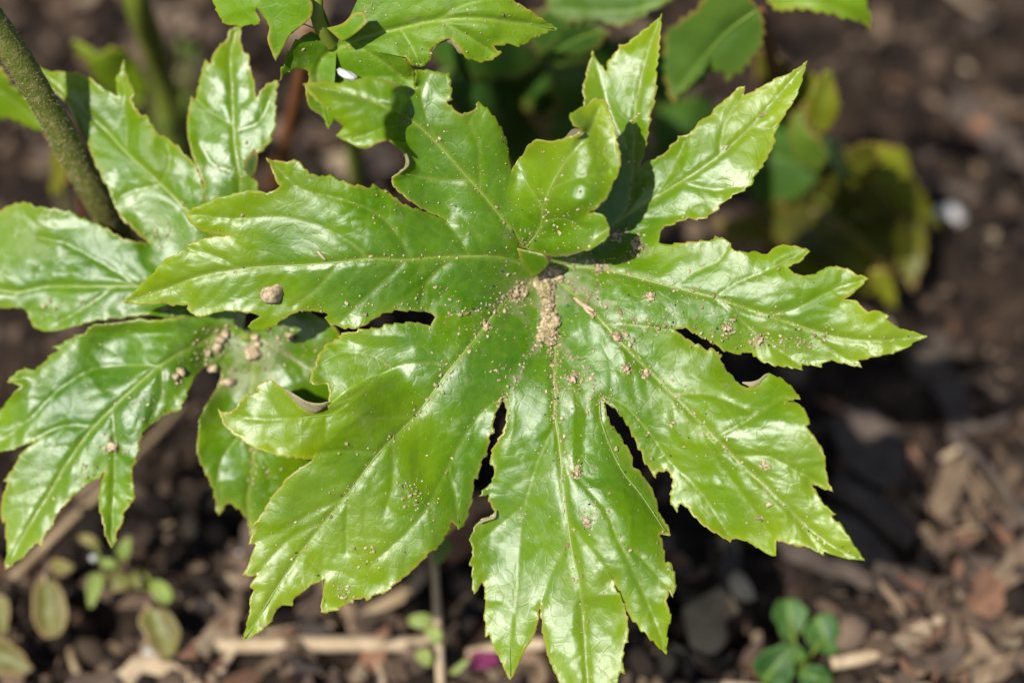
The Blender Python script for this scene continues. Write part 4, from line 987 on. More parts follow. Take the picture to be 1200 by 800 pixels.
for (x, y, sx, sy, m) in [(922, 402, 14, 5, 60), (478, 575, 8, 9, 50), (490, 595, 14, 6, 30), (400, 692, 6, 10, 40), (435, 655, 16, 10, 45), (672, 545, 16, 12, 60), (700, 600, 16, 14, 50), (780, 370, 26, 14, 60), (800, 487, 26, 20, 60), (860, 395, 24, 8, 45), (893, 600, 8, 14, 22), (675, 458, 22, 26, 80), (585, 435, 10, 6, 20), (700, 345, 24, 16, 60), (515, 345, 16, 10, 30), (412, 358, 40, 4, 40), (470, 365, 40, 4, 30), (540, 385, 30, 8, 30), (960, 400, 20, 6, 30), (780, 640, 14, 30, 20), (655, 265, 14, 10, 40), (690, 210, 10, 26, 15)]:
    grains(LA, rng.normal(x, sx, m), rng.normal(y, sy, m), rsize(m, 1.2))
for (x, y, sx, sy, m) in [(255, 405, 14, 20, 130), (235, 432, 22, 10, 70), (290, 415, 18, 24, 160), (330, 410, 26, 24, 110), (300, 380, 26, 8, 60), (205, 440, 14, 6, 30), (135, 520, 14, 8, 45), (175, 475, 14, 14, 40), (100, 555, 16, 12, 40), (60, 570, 14, 14, 22), (297, 540, 4, 20, 50), (320, 555, 14, 12, 30), (70, 365, 40, 10, 50), (195, 275, 14, 8, 60), (235, 240, 10, 8, 30), (120, 430, 80, 50, 60), (265, 180, 20, 30, 40), (150, 365, 40, 8, 40)]:
    grains(LB, rng.normal(x, sx, m), rng.normal(y, sy, m), rsize(m, 1.25))
for (x, y, r) in heap:
    m = 45; r = r * 0.78; a_ = rng.uniform(0, 6.283, m); q_ = np.sqrt(rng.random(m)) * r * 1.05
    gx_ = x + q_ * np.cos(a_); gy_ = y + q_ * np.sin(a_); t_ = LA.top(gx_, gy_); ok = t_ > -1e8
    gp.append((P(gx_[ok], gy_[ok], (t_ + r * (0.4 + 0.75 * np.sqrt(np.clip(1 - (q_ / (r * 1.1))**2, 0, 1))))[ok]), rsize(m, 1.9)[ok]))
for (x, y, r, l) in single:
    m = int(r * 7); grains(LA, rng.normal(x, r * 0.75, m), rng.normal(y, r * 0.65, m), rsize(m, 1.5))
n = 260; grains(LC_, rng.uniform(330, 640, n), rng.uniform(0, 100, n), rsize(n, 0.9))
cen = np.concatenate([a for a, _ in gp]); rad = np.concatenate([b for _, b in gp])
t = rng.random((len(cen), 1)); dk = (rng.random((len(cen), 1)) < 0.06) & (rad[:, None] < 1.6)
cols = np.where(dk, np.array([[0.05, 0.045, 0.045]]), (1 - t) * np.array([0.24, 0.180, 0.085]) + t * np.array([0.55, 0.46, 0.26]))
co, f, c = scatter_lumps(cen, rad * S, cols, flat=0.8, jag=0.35)
tag(link('sand_grains', mesh('sand_grains', co, f, {'Col': c}, smooth=False), 'sand'), 'fine pale sand grains dusted over the leaves', 'sand', kind='stuff')
print('grains', len(cen))

# ------------------------------------------------------------------ stems and plants behind
# tall downy stem at the upper left
pst = [P(-70, -60, 120), P(-10, 22, 40), P(40, 100, -30), P(85, 180, -110), P(125, 250, -200), P(150, 300, -330)]
fb = on_soil(175, 380)
rootS = thing('downy_stem', fb, 'thick downy brown green stem crossing the upper left corner', 'stem')
path = curve3(pst + [fb - np.array([0, 0, 0.002])], 60)
tube('stem', path, [15, 15.6, 17.2, 16.6, 17.6, 18.8, 18.6, 20, 20], 'hairy_stem', rootS, sides=20, origin=fb, wob=0.025)
hv, hf = [], []
T = np.gradient(path, axis=0); T /= np.linalg.norm(T, axis=1)[:, None]
for i in range(1500):
    u = rng.uniform(2, 42); k = int(u); p = path[k] * (1 - (u - k)) + path[k + 1] * (u - k)
    d = rng.normal(0, 1, 3); d -= T[k] * (d @ T[k]); d /= np.linalg.norm(d)
    r0 = np.interp(u, np.linspace(0, 59, 7), [15, 16, 17, 18, 19, 20, 20]) * S
    b0 = p + d * r0 * 0.97; tip = p + d * (r0 + rng.uniform(2.0, 5.5) * S) + T[k] * rng.normal(0, 1.2) * S
    s1 = np.cross(d, T[k]) * 0.35 * S; s2 = T[k] * 0.35 * S
    j = len(hv); hv += [b0 + s1, b0 - s1, b0 + s2, tip]
    hf += [(j, j + 2, j + 3), (j + 2, j + 1, j + 3), (j + 1, j, j + 3)]
tag(link('down_hairs', mesh('down_hairs', hv, hf, origin=fb), 'straw', rootS), kind='stuff')

def simple_leaf(name, outline, ctrl, mat, parent, origin, spacing=4.0, tone=None, vein=None, nzz=3.0, thick=2.2):
    f = RBF(ctrl, 0.05)
    vf = None
    if vein is not None:
        q = smoothline(vein, 6); vf = lambda x, y: np.exp(-(segdist(x, y, q[:-1], q[1:]) / 3.5)**2) * 0.4
    def hf_(x, y, de):
        h = f(x, y) + nzz * noise(x, y, 30, 2)
        if vein is not None: h = h - 4 * np.exp(-(segdist(x, y, q[:-1], q[1:]) / 9)**2)
        return h
    o = patch(name, [(np.concatenate([outline, outline[:1]]), F)], hf_, mat, parent, teeth=5.0, spacing=spacing, origin=origin, tone=tone, vein=vf, thick=thick)
    if vein is not None:
        ok = inside(q[:, 0], q[:, 1], outline); q2 = q[ok]
        if len(q2) > 4:
            h = hf_(q2[:, 0], q2[:, 1], None)
            tube('midrib', P(q2[:, 0], q2[:, 1], h), np.linspace(1.5, 0.6, len(q2)), 'vein', o, sides=6, origin=origin)
    return o
tn = lambda v: (lambda x, y, de: np.clip(v + 0.3 * noise(x, y, 40, 5), 0, 1))

# leaf behind the downy stem, cut by the left edge
bE = on_soil(90, 330)
rE = thing('palmate_leaf', bE, 'yellow green leaf behind the downy stem at the left edge', 'leaf', 'palmate leaves of the clump')
simple_leaf('leaf_blade', Z(0, 0, -120, 250, 0, 235, 40, 290, 100, 350, 150, 420, 175, 470, 150, 460, 80, 435, 0, 410, -120, 380), [(-30, 90, -190), (0, 100, -170), (50, 150, -200), (20, 140, -215), (30, 115, -175)], 'leaf_top', rE, bE, tone=tn(0.6), vein=Z(0, 0, 175, 465, 90, 390, 0, 320, -100, 300))
tube('petiole', curve3([P(55, 156, -205), P(85, 195, -300), P(98, 245, -480), bE - np.array([0, 0, 0.002])], 16), [5, 6, 7, 8], 'red_stem', rE, origin=bE)
# small drooping sprout leaf behind the stem
bE2 = on_soil(85, 300)
r2 = thing('sprout', bE2, 'small dull green sprout leaf in shade behind the downy stem', 'sprout')
simple_leaf('leaf_blade', Z(0, 0, 210, 510, 240, 600, 220, 650, 170, 700, 180, 620, 175, 520, 195, 495), [(70, 175, -420), (65, 235, -470), (80, 205, -440), (60, 190, -450)], 'leaf_bronze', r2, bE2, tone=tn(0.5))
tube('stalk', curve3([P(66, 170, -425), P(74, 220, -520), bE2], 8), [3, 3, 4], 'green_stalk', r2, origin=bE2)

# thick blurred stalk at the top left
bF = on_soil(205, 185)
rF = thing('stalk_shoot', bF, 'thick pale green stalk rising out of focus at the top left', 'stalk')
tube('stalk', curve3([P(150, -80, -300), P(160, 0, -380), P(178, 50, -520), P(192, 100, -680), bF], 24), [18, 18, 19, 20, 21], 'green_stalk', rF, sides=14, origin=bF)
# bronze young leaf beside it
bF2 = on_soil(165, 190)
r3 = thing('young_leaf', bF2, 'folded yellow green young leaf left of the pale stalk', 'leaf')
simple_leaf('leaf_blade', Z(0, 0, 240, 140, 290, 150, 345, 190, 380, 165, 440, 180, 490, 250, 510, 320, 470, 380, 400, 330, 350, 300, 310, 230), [(85, 50, -430), (130, 65, -400), (170, 120, -520), (150, 70, -430), (115, 85, -470)], 'leaf_top', r3, bF2, tone=tn(0.85), vein=Z(0, 0, 480, 350, 380, 220, 260, 150))
tube('stalk', curve3([P(165, 118, -515), P(175, 150, -640), bF2], 8), [5, 5, 6], 'green_stalk', r3, origin=bF2)
# tuft of little buds
bF3 = on_soil(202, 150)
r4 = thing('bud_tuft', bF3, 'tuft of small yellow green buds at the foot of the pale stalk', 'buds')
for i, (x, y, r) in enumerate([(205, 100, 9), (215, 55, 8), (228, 62, 7), (195, 150, 10), (212, 138, 8), (185, 140, 8), (222, 120, 7), (200, 118, 7)]):
    o = link('bud', lump_mesh('bud', 200 + i, 2, 0.25, (0.8, 0.8, 1.5)), 'seedling_pale', r4)
    o.location = Vector(P(x, y, hground(y) + 160 - i * 8)) - Vector(bF3); o.scale = (r * S * 1.2,) * 3; o.rotation_euler = (0.4 * random.uniform(-1, 1), 0.5 * random.uniform(-1, 1), 0)
    tube('stalk', curve3([P(x, y, hground(y) + 158 - i * 8), 0.5 * (P(x, y, hground(y) + 150) + bF3) + np.array([0, 0, -0.002]), bF3], 8), [2, 2.4, 3], 'green_stalk', r4, sides=6, origin=bF3)

# reddish stem between the leaves
bR = on_soil(315, 235)
rR = thing('reddish_stem', bR, 'reddish brown stem between the upper left leaves', 'stem')
tube('stem', curve3([P(362, 40, -250), P(354, 85, -340), P(342, 140, -470), P(328, 195, -620), bR], 24), [9, 10, 11, 12, 12], 'red_stem', rR, sides=14, origin=bR)

# leaf plant at the top right
bD = on_soil(905, 190)
rD = thing('palmate_leaf', bD, 'dull olive leaf out of focus at the top, right of centre', 'leaf', 'palmate leaves of the clump')
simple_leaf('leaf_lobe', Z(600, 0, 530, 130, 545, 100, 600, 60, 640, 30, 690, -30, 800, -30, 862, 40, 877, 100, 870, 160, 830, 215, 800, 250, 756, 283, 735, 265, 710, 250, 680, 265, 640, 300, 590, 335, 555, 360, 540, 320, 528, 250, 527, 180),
  [(780, 40, -250), (790, 118, -255), (885, 30, -185), (855, 92, -225), (830, 10, -170), (830, 60, -205)], 'leaf_shade', rD, bD, tone=tn(0.5), vein=Z(600, 0, 860, 30, 750, 110, 650, 220, 560, 340), spacing=3.5)
simple_leaf('leaf_lobe', Z(800, 0, 300, 10, 330, 38, 400, 34, 450, 40, 500, 50, 560, 65, 620, 80, 652, 103, 657, 70, 640, 15, 620, -60, 450, -110, 300, -60), [(895, 5, -180), (950, 12, -150), (1020, 32, -170), (980, -10, -140), (920, -20, -150)], 'leaf_top', rD, bD, tone=tn(0.7), vein=Z(800, 0, 300, 0, 450, 0, 640, 90), spacing=3.5)
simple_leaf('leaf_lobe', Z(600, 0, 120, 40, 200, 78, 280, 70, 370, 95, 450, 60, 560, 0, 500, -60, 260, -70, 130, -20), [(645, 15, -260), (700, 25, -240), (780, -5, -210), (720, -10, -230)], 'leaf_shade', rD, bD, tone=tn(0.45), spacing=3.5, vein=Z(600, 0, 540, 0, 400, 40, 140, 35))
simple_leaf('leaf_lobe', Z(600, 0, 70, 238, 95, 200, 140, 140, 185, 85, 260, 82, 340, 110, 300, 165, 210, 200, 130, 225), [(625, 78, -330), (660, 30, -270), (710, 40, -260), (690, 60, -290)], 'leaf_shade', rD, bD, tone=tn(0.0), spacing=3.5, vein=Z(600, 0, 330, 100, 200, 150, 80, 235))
tube('stalk', curve3([P(890, 12, -195), P(902, 60, -320), P(908, 120, -520), bD], 16), [7, 8, 9, 10], 'red_stem', rD, origin=bD)

# dim leaves deep in the gap behind the middle leaf
bM = on_soil(590, 260)
rM = thing('understorey_plant', bM, 'dim low foliage deep in shade behind the middle leaf', 'plant')
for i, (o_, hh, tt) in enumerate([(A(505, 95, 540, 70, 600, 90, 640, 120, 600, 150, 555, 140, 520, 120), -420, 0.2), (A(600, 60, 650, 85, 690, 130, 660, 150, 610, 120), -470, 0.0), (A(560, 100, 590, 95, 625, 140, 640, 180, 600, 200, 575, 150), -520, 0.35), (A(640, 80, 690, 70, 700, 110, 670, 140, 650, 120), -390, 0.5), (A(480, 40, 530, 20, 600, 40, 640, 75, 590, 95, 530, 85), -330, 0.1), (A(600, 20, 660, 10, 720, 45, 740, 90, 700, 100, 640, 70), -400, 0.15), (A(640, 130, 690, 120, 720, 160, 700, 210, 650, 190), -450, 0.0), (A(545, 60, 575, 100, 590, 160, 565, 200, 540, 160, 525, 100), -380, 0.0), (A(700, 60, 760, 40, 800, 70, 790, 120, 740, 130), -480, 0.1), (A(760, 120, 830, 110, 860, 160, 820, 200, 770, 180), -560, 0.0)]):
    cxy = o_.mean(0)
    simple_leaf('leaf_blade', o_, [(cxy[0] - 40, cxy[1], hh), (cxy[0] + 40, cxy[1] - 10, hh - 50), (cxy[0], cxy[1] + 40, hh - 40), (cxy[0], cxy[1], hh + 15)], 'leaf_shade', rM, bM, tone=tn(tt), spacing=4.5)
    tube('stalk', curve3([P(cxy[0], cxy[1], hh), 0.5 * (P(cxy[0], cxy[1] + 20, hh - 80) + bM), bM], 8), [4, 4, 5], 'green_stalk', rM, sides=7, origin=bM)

# bronze plant at the right, behind
bG = on_soil(950, 350)
rG = thing('bronze_plant', bG, 'small bronze leaved plant out of focus behind the right lobes', 'plant')
def gl(out, hs, mat, t, v=None):
    simple_leaf('leaf_blade', out, [(a_, b_, h_ + 60) for a_, b_, h_ in hs], mat, rG, bG, tone=tn(t), spacing=4.0, vein=v, nzz=5)
gl(Z(800, 0, 515, 238, 530, 290, 545, 380, 510, 450, 470, 470, 430, 420, 425, 360, 450, 310, 480, 265), [(975, 82, -420), (945, 150, -470), (985, 130, -450), (960, 120, -430)], 'leaf_bronze', 1.0, Z(800, 0, 470, 460, 490, 350, 515, 245))
gl(Z(800, 0, 380, 400, 430, 350, 430, 440, 480, 480, 500, 560, 460, 600, 400, 560, 370, 480), [(930, 130, -480), (960, 190, -500), (945, 160, -460), (930, 190, -510)], 'leaf_shade', 0.9, None)
gl(Z(800, 0, 490, 470, 560, 500, 590, 560, 600, 620, 550, 630, 510, 570), [(970, 165, -470), (1000, 205, -490), (985, 190, -460)], 'seedling_green', 0.3, None)
gl(Z(800, 0, 590, 540, 650, 500, 720, 510, 775, 525, 790, 580, 830, 660, 860, 710, 910, 795, 850, 780, 790, 740, 720, 740, 670, 720, 630, 650, 600, 620), [(1000, 185, -600), (1060, 178, -590), (1105, 265, -700), (1035, 245, -640), (1050, 215, -600)], 'leaf_bronze', 0.95, Z(800, 0, 600, 580, 720, 620, 890, 780))
gl(Z(800, 0, 560, 520, 650, 490, 700, 560, 660, 640, 600, 640), [(990, 180, -500), (1035, 185, -480), (1010, 215, -520)], 'leaf_bronze', 0.0, None)
gl(Z(800, 200, 330, 0, 480, -20, 640, 20, 720, 100, 780, 200, 808, 325, 760, 300, 712, 280, 730, 380, 742, 482, 690, 440, 640, 390, 600, 350, 520, 330, 420, 300, 320, 240, 250, 160, 280, 60), [(920, 205, -560), (1020, 210, -540), (1070, 310, -690), (1045, 360, -680), (960, 300, -610), (980, 250, -580)], 'leaf_bronze', 0.05, Z(800, 200, 380, 20, 560, 180, 735, 460))
gl(Z(800, 200, 110, 172, 200, 165, 290, 120, 340, 60, 360, 180, 280, 250, 180, 245), [(840, 258, -600), (910, 225, -560), (900, 280, -610), (870, 255, -580)], 'leaf_bronze', 0.25, Z(800, 200, 340, 80, 230, 190, 120, 175))
gl(Z(800, 200, 640, 350, 700, 335, 735, 390, 745, 485, 690, 445), [(1020, 320, -560), (1045, 320, -555), (1050, 362, -590)], 'leaf_bronze', 0.9, None)
gl(Z(800, 0, 260, 170, 330, 200, 380, 240, 360, 330, 300, 330, 250, 260), [(890, 60, -520), (925, 85, -500), (905, 110, -540)], 'leaf_bronze', 0.2, None)
gl(A(850, 165, 900, 130, 950, 150, 965, 200, 930, 235, 880, 230), [(860, 170, -560), (960, 190, -530), (910, 230, -560), (905, 180, -525)], 'leaf_shade', 0.1, A(860, 170, 910, 185, 960, 200))
gl(A(870, 250, 930, 240, 1000, 270, 1050, 330, 1000, 345, 930, 320), [(870, 250, -640), (1050, 330, -640), (950, 280, -600), (950, 330, -650)], 'leaf_bronze', 0.3, A(880, 255, 960, 285, 1040, 330))
gl(A(920, 95, 950, 80, 965, 120, 940, 160, 915, 150), [(930, 90, -470), (940, 155, -500), (960, 120, -460)], 'leaf_bronze', 0.7, None)
gl(A(1030, 225, 1075, 235, 1085, 290, 1070, 340, 1045, 300), [(1030, 225, -690), (1080, 240, -690), (1065, 335, -680)], 'leaf_bronze', 0.45, A(1040, 235, 1060, 280, 1070, 330))
tube('stalk', curve3([P(955, 190, -470), P(952, 240, -640), bG], 10), [7, 8, 9], 'hairy_stem', rG, origin=bG)
for a, b in ((P(985, 215, -450), P(960, 260, -640)), (P(920, 215, -490), P(945, 280, -660)), (P(1005, 250, -490), P(970, 290, -660))):
    tube('stalk', curve3([a, b, bG], 10), [3, 4, 5], 'hairy_stem', rG, sides=8, origin=bG)

# ------------------------------------------------------------------ things on the soil
def stone(x, y, r, mat, label, sq=(1, .8, .6), seed=1, name='pebble', cat='pebble', up=0.35, group=None):
    o = link(name, lump_mesh(name, 300 + seed, 3, 0.18, sq), mat)
    p = on_soil(x, y); r = r * (DIST - float(hground(y))) / DIST
    o.location = (p[0], p[1], p[2] + r * up * S); o.scale = (r * S,) * 3; o.rotation_euler = (0, 0, seed * 1.3)
    return tag(o, label, cat, group)
stone(1114, 250, 18, 'pale_stone', 'bright white pebble on the soil at the right', seed=1, sq=(.8, 1, .9))
stone(945, 225, 30, 'grey_stone', 'round grey pebble among the bronze leaves', seed=2, sq=(1, .8, .7), up=1.6)
stone(283, 650, 7, 'pale_stone', 'small white pebble beside the lower left lobe', seed=3)
stone(176, 768, 13, 'pale_stone', 'pale pebble on the dry leaf near the lower left corner', seed=4, up=1.2)
stone(222, 618, 15, 'dry_leaf', 'tan oval seed lying in the shade under the left leaf', seed=5, name='seed', cat='seed', sq=(.7, 1.2, .7))
stone(205, 594, 12, 'dry_leaf', 'smaller pinkish seed behind the tan oval seed', seed=6, name='seed', cat='seed', sq=(.8, 1.0, .7))
stone(908, 195, 17, 'dry_leaf', 'pale tan pebble beside the upper right lobe tip edge', seed=7, up=2.2)
stone(1150, 148, 17, 'rust_leaf', 'rusty orange lump on the soil at the upper right', seed=8, sq=(1, 1, .8))
stone(770, 775, 24, 'dry_leaf', 'pale brown clod below the bottom lobe at the lower edge', seed=10, name='soil_clod', cat='soil crumb', up=0.3)
stone(855, 637, 18, 'dry_leaf', 'rosy brown clod by the dry leaves right of the bottom lobe', seed=11, name='soil_clod', cat='soil crumb')
for i, (x, y, r, l) in enumerate([(40, 90, 26, 'blurred tan soil clod at the far left above the stem'), (80, 60, 22, 'blurred grey brown clod left of the pale stalk'), (285, 70, 30, 'blurred pinkish clod right of the pale stalk'), (1060, 190, 28, 'blurred brown clod left of the white pebble'), (1030, 140, 22, 'blurred mauve clod above the bronze plant'), (1090, 420, 30, 'dark clod in shade beyond the right lobe tip')]):
    stone(x, y, r, 'dark_bark' if i > 4 else 'soil', l, seed=20 + i, name='soil_clod', cat='soil crumb', sq=(1.2, .9, .6))

def stick(name, pts, radii, mat, label, cat, up=6, n=20, wob=0.06, lifts=None):
    w = np.array([on_soil(x, y, up + (lifts[i] if lifts else 0)) for i, (x, y) in enumerate(pts)])
    # keep the stick straight over the lumps of soil
    t = np.linspace(0, 1, len(w)); fit = np.polyfit(t, w[:, 2], 1); w[:, 2] = np.polyval(fit, t) + 0.0006
    path = curve3(w, n) if len(w) > 2 else w[0] + (w[-1] - w[0]) * np.linspace(0, 1, n)[:, None]
    o = tube(name, path - w[0], radii, mat, sides=9, wob=wob); o.location = w[0]
    return tag(o, label, cat)
stick('straw_stalk', [(213, 762), (300, 757), (400, 752), (520, 749)], [9, 11, 11, 10], 'straw', 'long pale straw stalk lying flat below the lower left lobe', 'straw', up=10)
stick('straw_stalk', [(275, 765), (262, 785), (252, 812)], [5, 6, 5], 'straw', 'short pale straw under the long stalk near its left end', 'straw', up=3)
stick('straw_stalk', [(441, 762), (446, 785), (452, 812)], [4, 5, 5], 'straw', 'short pale straw crossing below the middle of the long stalk', 'straw', up=3)
stick('straw_stalk', [(310, 742), (350, 733), (390, 728)], [3, 3.5, 3], 'straw', 'thin straw above the long stalk beside the lobe tip', 'straw')
stick('straw_stalk', [(548, 755), (600, 752), (640, 756)], [8, 9, 8], 'straw', 'pale straw piece behind the bottom lobe tips', 'straw')
stick('straw_stalk', [(785, 752), (815, 766), (840, 780), (858, 800)], [5, 6, 6, 5], 'straw', 'bent straw to the right of the bottom lobe tip', 'straw')
stick('straw_stalk', [(790, 800), (850, 797), (900, 800)], [5, 6, 5], 'straw', 'straw along the bottom edge left of the green seedling', 'straw')
stick('straw_stalk', [(970, 792), (1020, 780), (1060, 760), (1100, 735)], [9, 10, 9, 7], 'straw', 'split tan straw right of the green seedling', 'straw')
stick('straw_stalk', [(1040, 770), (1090, 755), (1140, 748)], [7, 9, 7], 'straw', 'pale straw with a blunt end in the lower right litter', 'straw')
stick('twig', [(1110, 520), (1150, 560), (1180, 600), (1210, 640)], [8, 9, 9, 9], 'dark_bark', 'brown twig slanting down to the right edge', 'twig', up=14)
stick('twig', [(770, 118), (830, 132), (900, 150)], [12, 13, 12], 'dark_bark', 'grey twig behind the upper right lobes', 'twig', up=12)
stick('twig', [(1080, 205), (1110, 215), (1150, 228)], [9, 11, 9], 'dark_bark', 'grey brown twig above the white pebble', 'twig', up=8)
stick('twig', [(980, 560), (1030, 600), (1070, 640)], [20, 24, 20], 'dark_bark', 'dark bark strip in shade right of the lower right lobe', 'twig', up=8)
stick('root', [(20, 690), (60, 655), (95, 625), (140, 590)], [6, 6, 6, 5], 'dry_leaf', 'thin brown stalk leaning behind the lower left lobe', 'twig', up=20)
stick('root', [(160, 560), (195, 515), (215, 480)], [5, 5, 4], 'dry_leaf', 'thin tan stalk in the gap under the left leaf', 'twig', up=30)
stick('root', [(75, 735), (80, 760), (92, 790)], [5, 5, 6], 'dry_leaf', 'brown dry stub standing near the lower left corner', 'twig', up=10)

def flat_leaf(name, out, mat, label, cat, lift=14, bend=10, spacing=4, thick=2.5, vein=None):
    c = out.mean(0)
    b = on_soil(c[0], c[1])
    o = thing(name, b, label, cat)
    hg = lambda x, y: hground(y) + lift
    f = lambda x, y, de: hg(x, y) + bend * noise(x, y, 45, 6) + bend * 0.6 * ((x - c[0]) / 60)**2
    patch('leaf_blade', [(np.concatenate([out, out[:1]]), F)], f, mat, o, spacing=spacing, origin=b, thick=thick)
    if vein is not None:
        q = smoothline(vein, 6); tube('midrib', P(q[:, 0], q[:, 1], f(q[:, 0], q[:, 1], 0)), [2.5, 1.5], 'straw', o, sides=6, origin=b)
    return o
flat_leaf('dry_leaf', A(118, 798, 140, 785, 160, 768, 190, 768, 215, 783, 240, 803, 200, 830, 130, 830), 'straw', 'pale dry leaf at the bottom edge near the lower left corner', 'dead leaf', vein=A(125, 805, 165, 790, 205, 778))
flat_leaf('dry_leaf', A(800, 712, 820, 700, 845, 686, 860, 700, 868, 715, 850, 728, 852, 750, 835, 765, 812, 758, 805, 740), 'dry_leaf', 'ochre dry leaf on the soil right of the bottom lobe', 'dead leaf', vein=A(810, 745, 835, 720, 850, 692))
flat_leaf('dry_leaf', A(853, 678, 862, 668, 872, 674, 882, 690, 885, 702, 872, 704, 858, 694), 'straw', 'small tan dry leaf above the ochre leaf', 'dead leaf', lift=22)
flat_leaf('dry_leaf', A(420, 720, 450, 700, 480, 680, 500, 660, 498, 680, 480, 700, 450, 715), 'dry_leaf', 'curved brown dry leaf under the edge of the lower left lobe', 'dead leaf', lift=10)
flat_leaf('dry_leaf', A(500, 640, 530, 610, 560, 600, 560, 640, 530, 660), 'rust_leaf', 'reddish brown dry leaf in the gap beside the bottom lobe', 'dead leaf', lift=10)
flat_leaf('bark_flake', A(880, 590, 930, 585, 990, 600, 1040, 640, 1060, 680, 1020, 690, 960, 670, 900, 640), 'dark_bark', 'large dark grey bark flake in shade below the lower right lobe', 'bark', lift=10)
flat_leaf('bark_flake', A(1090, 450, 1150, 440, 1190, 470, 1180, 500, 1120, 510), 'dark_bark', 'grey bark flake near the right edge at mid height', 'bark', lift=10)
flat_leaf('bark_flake', A(970, 490, 1010, 470, 1050, 500, 1070, 560, 1030, 570, 990, 540), 'dark_bark', 'purplish grey bark flake between the two right lobes and the twig', 'bark', lift=8)
flat_leaf('bark_flake', A(1110, 90, 1150, 120, 1200, 170, 1210, 200, 1170, 185, 1130, 150, 1095, 115), 'dark_bark', 'dull brown bark piece at the upper right edge', 'bark', lift=10)
flat_leaf('fallen_petal', A(545, 770, 560, 762, 580, 765, 588, 775, 570, 783, 552, 782), 'petal', 'small dark magenta petal beside the bottom lobe tip', 'petal', lift=16)

# oval dull leaves of little seedlings, lower left
def oval_leaf(cx, cy, a, b, ang, lift, mat, parent, origin, seed, cup=8, name='leaf_blade', tone=0.4):
    t = np.linspace(0, 2 * math.pi, 15)[:-1]
    ex = a * np.cos(t); wv = 1 + 0.09 * np.sin(3 * t + seed) + 0.05 * np.sin(7 * t + seed * 2); ex = ex * wv; ey = b * np.sin(t) * (1 - 0.22 * np.cos(t)) * wv
    o = np.stack([cx + ex * math.cos(ang) - ey * math.sin(ang), cy + ex * math.sin(ang) + ey * math.cos(ang)], -1)
    h0 = float(hground(cy)) + lift
    n_ = (-math.sin(ang), math.cos(ang)); d_ = (math.cos(ang), math.sin(ang))
    def f(x, y, de):
        u = ((x - cx) * n_[0] + (y - cy) * n_[1]) / b; w = ((x - cx) * d_[0] + (y - cy) * d_[1]) / a
        return h0 + cup * np.abs(u)**1.5 - cup * 0.6 * w * w + 2 * noise(x, y, 18, seed) + cup * 0.5 * w
    q = np.stack([cx + d_[0] * np.linspace(-.95, .9, 8) * a, cy + d_[1] * np.linspace(-.95, .9, 8) * a], -1)
    ob = patch(name, [(np.concatenate([o, o[:1]]), F)], f, mat, parent, spacing=3.2, origin=origin, tone=tn(tone), vein=lambda x, y: 0.7 * np.exp(-(segdist(x, y, q[:-1], q[1:]) / 2.5)**2))
    tube('midrib', P(q[:, 0], q[:, 1], f(q[:, 0], q[:, 1], 0)), [1.6, 0.7], 'vein', ob, sides=6, origin=origin)
    return ob
for i, (cx, cy, a, b, ang, lift, l, foot) in enumerate([(58, 714, 36, 21, 1.45, 60, 'oval dull olive leaf standing near the lower left corner', (36, 690)), (189, 741, 33, 21, 1.15, 55, 'oval brownish olive leaf right of the other oval leaf', (168, 715)), (6, 772, 32, 20, 0.3, 36, 'olive leaf cut by the left edge at the bottom', (-20, 790)), (0, 720, 26, 12, 1.4, 60, 'narrow ochre leaf at the left edge beside the oval leaf', (-10, 760)), (73, 664, 14, 9, 0.1, 80, 'small yellowish oval leaf under the lower left lobe tip', (40, 668))]):
    b0 = on_soil(cx, cy + 14)
    r = thing('seedling_leaf', b0, l, 'seedling')
    oval_leaf(cx, cy, a, b, ang, lift, 'leaf_olive', r, b0, 30 + i)
    dx, dy = math.cos(ang) * a, math.sin(ang) * a
    tube('stalk', curve3([P(cx - dx * .95, cy - dy * .95, float(hground(cy)) + lift - 2), P(cx - dx * 1.25, cy - dy * 1.2 + 6, float(hground(cy)) + lift - 25), on_soil(cx - dx * 1.2, cy - dy * .6 + 25, -4)], 10), [2.5, 3, 3.5], 'dry_leaf', r, sides=7, origin=b0)

# small flowering seedling
b0 = on_soil(130, 690)
r = thing('seedling', b0, 'small pale green seedling with a pale lilac bud under the lower left lobe', 'seedling')
for i, (cx, cy, a, b, ang, lift, m, t_) in enumerate([(106, 634, 14, 6, 0.5, 75, 'leaf_olive', 0.3), (146, 642, 14, 8, -1.2, 80, 'seedling_pale', 0.0), (110, 690, 21, 9, 1.75, 70, 'seedling_pale', 0.3), (160, 680, 11, 6, 1.3, 60, 'leaf_olive', 0.6), (140, 682, 16, 11, 2.9, 60, 'leaf_olive', 0.6), (190, 694, 16, 11, 0.9, 70, 'seedling_pale', 0.7), (128, 660, 11, 6, 0.2, 110, 'seedling_pale', 0.0)]):
    oval_leaf(cx, cy, a, b, ang, lift, m, r, b0, 50 + i, tone=t_, cup=6)
    tube('stalk', curve3([P(cx, cy, float(hground(cy)) + lift - 2), P((cx + 132) / 2, (cy + 680) / 2, float(hground(680)) + lift * .55), b0], 8), [1.6, 2.2, 2.6], 'green_stalk', r, sides=6, origin=b0)
o = link('flower_bud', lump_mesh('flower_bud', 401, 2, 0.2, (1, .8, 1)), 'white_husk', r); o.location = Vector(P(110, 654, float(hground(654)) + 112)) - Vector(b0); o.scale = (6 * S,) * 3
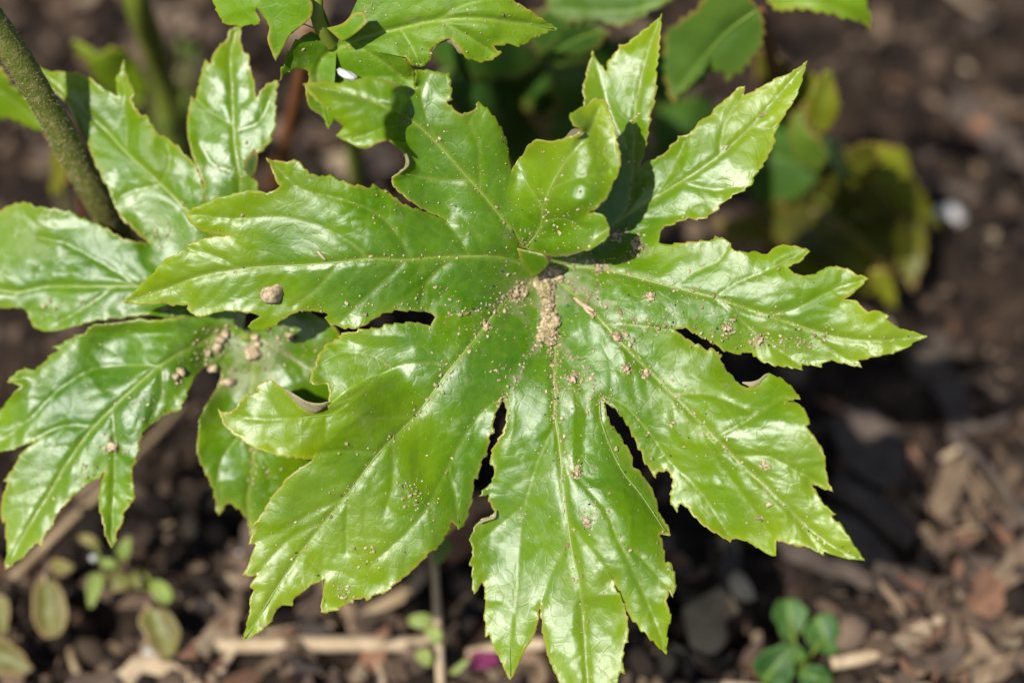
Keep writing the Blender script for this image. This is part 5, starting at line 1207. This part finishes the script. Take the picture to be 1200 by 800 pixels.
tube('stalk', curve3([P(166, 668, float(hground(668)) + 70), P(178, 682, float(hground(680)) + 72), P(186, 690, float(hground(690)) + 70)], 8), [2, 2.5, 4], 'green_stalk', r, sides=7, origin=b0)

# green round leaved seedling, lower right
b0 = on_soil(935, 790)
r = thing('seedling', b0, 'green round leaved seedling at the bottom edge, right of the bottom lobe', 'seedling')
for i, (cx, cy, a, b, ang, lift, t_) in enumerate([(926, 726, 26, 19, 1.45, 40, 0.0), (910, 778, 27, 23, -0.9, 46, 0.0), (966, 744, 25, 20, 1.2, 52, 0.15), (934, 766, 13, 10, 0.5, 56, 0.2), (957, 794, 20, 15, 0.3, 36, 0.1)]):
    oval_leaf(cx, cy, a, b, ang, lift, 'seedling_green', r, b0, 70 + i, tone=t_, cup=7)
    tube('stalk', curve3([P(cx, cy, float(hground(cy)) + lift - 3), P((cx + 938) / 2, (cy + 785) / 2, float(hground(785)) + lift * .5), b0], 8), [1.8, 2.4, 2.8], 'green_stalk', r, sides=6, origin=b0)

# thin sprout with small leaves behind the bottom lobe's left edge
b0 = on_soil(517, 812)
r = thing('sprout', b0, 'thin pale sprout with tiny green leaves left of the bottom lobe', 'sprout')
tube('stalk', curve3([P(508, 640, -200), P(511, 690, -270), P(514, 745, -310), b0], 16), [5, 5.5, 6, 6], 'straw', r, sides=9, origin=b0)
for i, (cx, cy, a, b, ang, lift, t_) in enumerate([(494, 727, 15, 9, 0.0, 62, 0.3), (509, 744, 12, 9, 0.8, 70, 0.9), (498, 770, 12, 9, 0.9, 50, 0.5), (516, 645, 18, 12, 1.9, 240, 0.4), (540, 780, 16, 4, -0.7, 40, 0.8)]):
    oval_leaf(cx, cy, a, b, ang, lift, 'seedling_pale', r, b0, 80 + i, tone=t_, cup=5)
# white husk caught behind the upper leaf
hk = on_soil(402, 86)
o = link('husk', lump_mesh('husk', 402, 3, 0.3, (1.5, .6, .5)), 'white_husk'); o.location = P(407, 88, -22); o.scale = (8.5 * S,) * 3; o.rotation_euler = (0.6, 0.2, -0.4)
tag(o, 'small white papery husk caught behind the upper left lobe', 'husk')
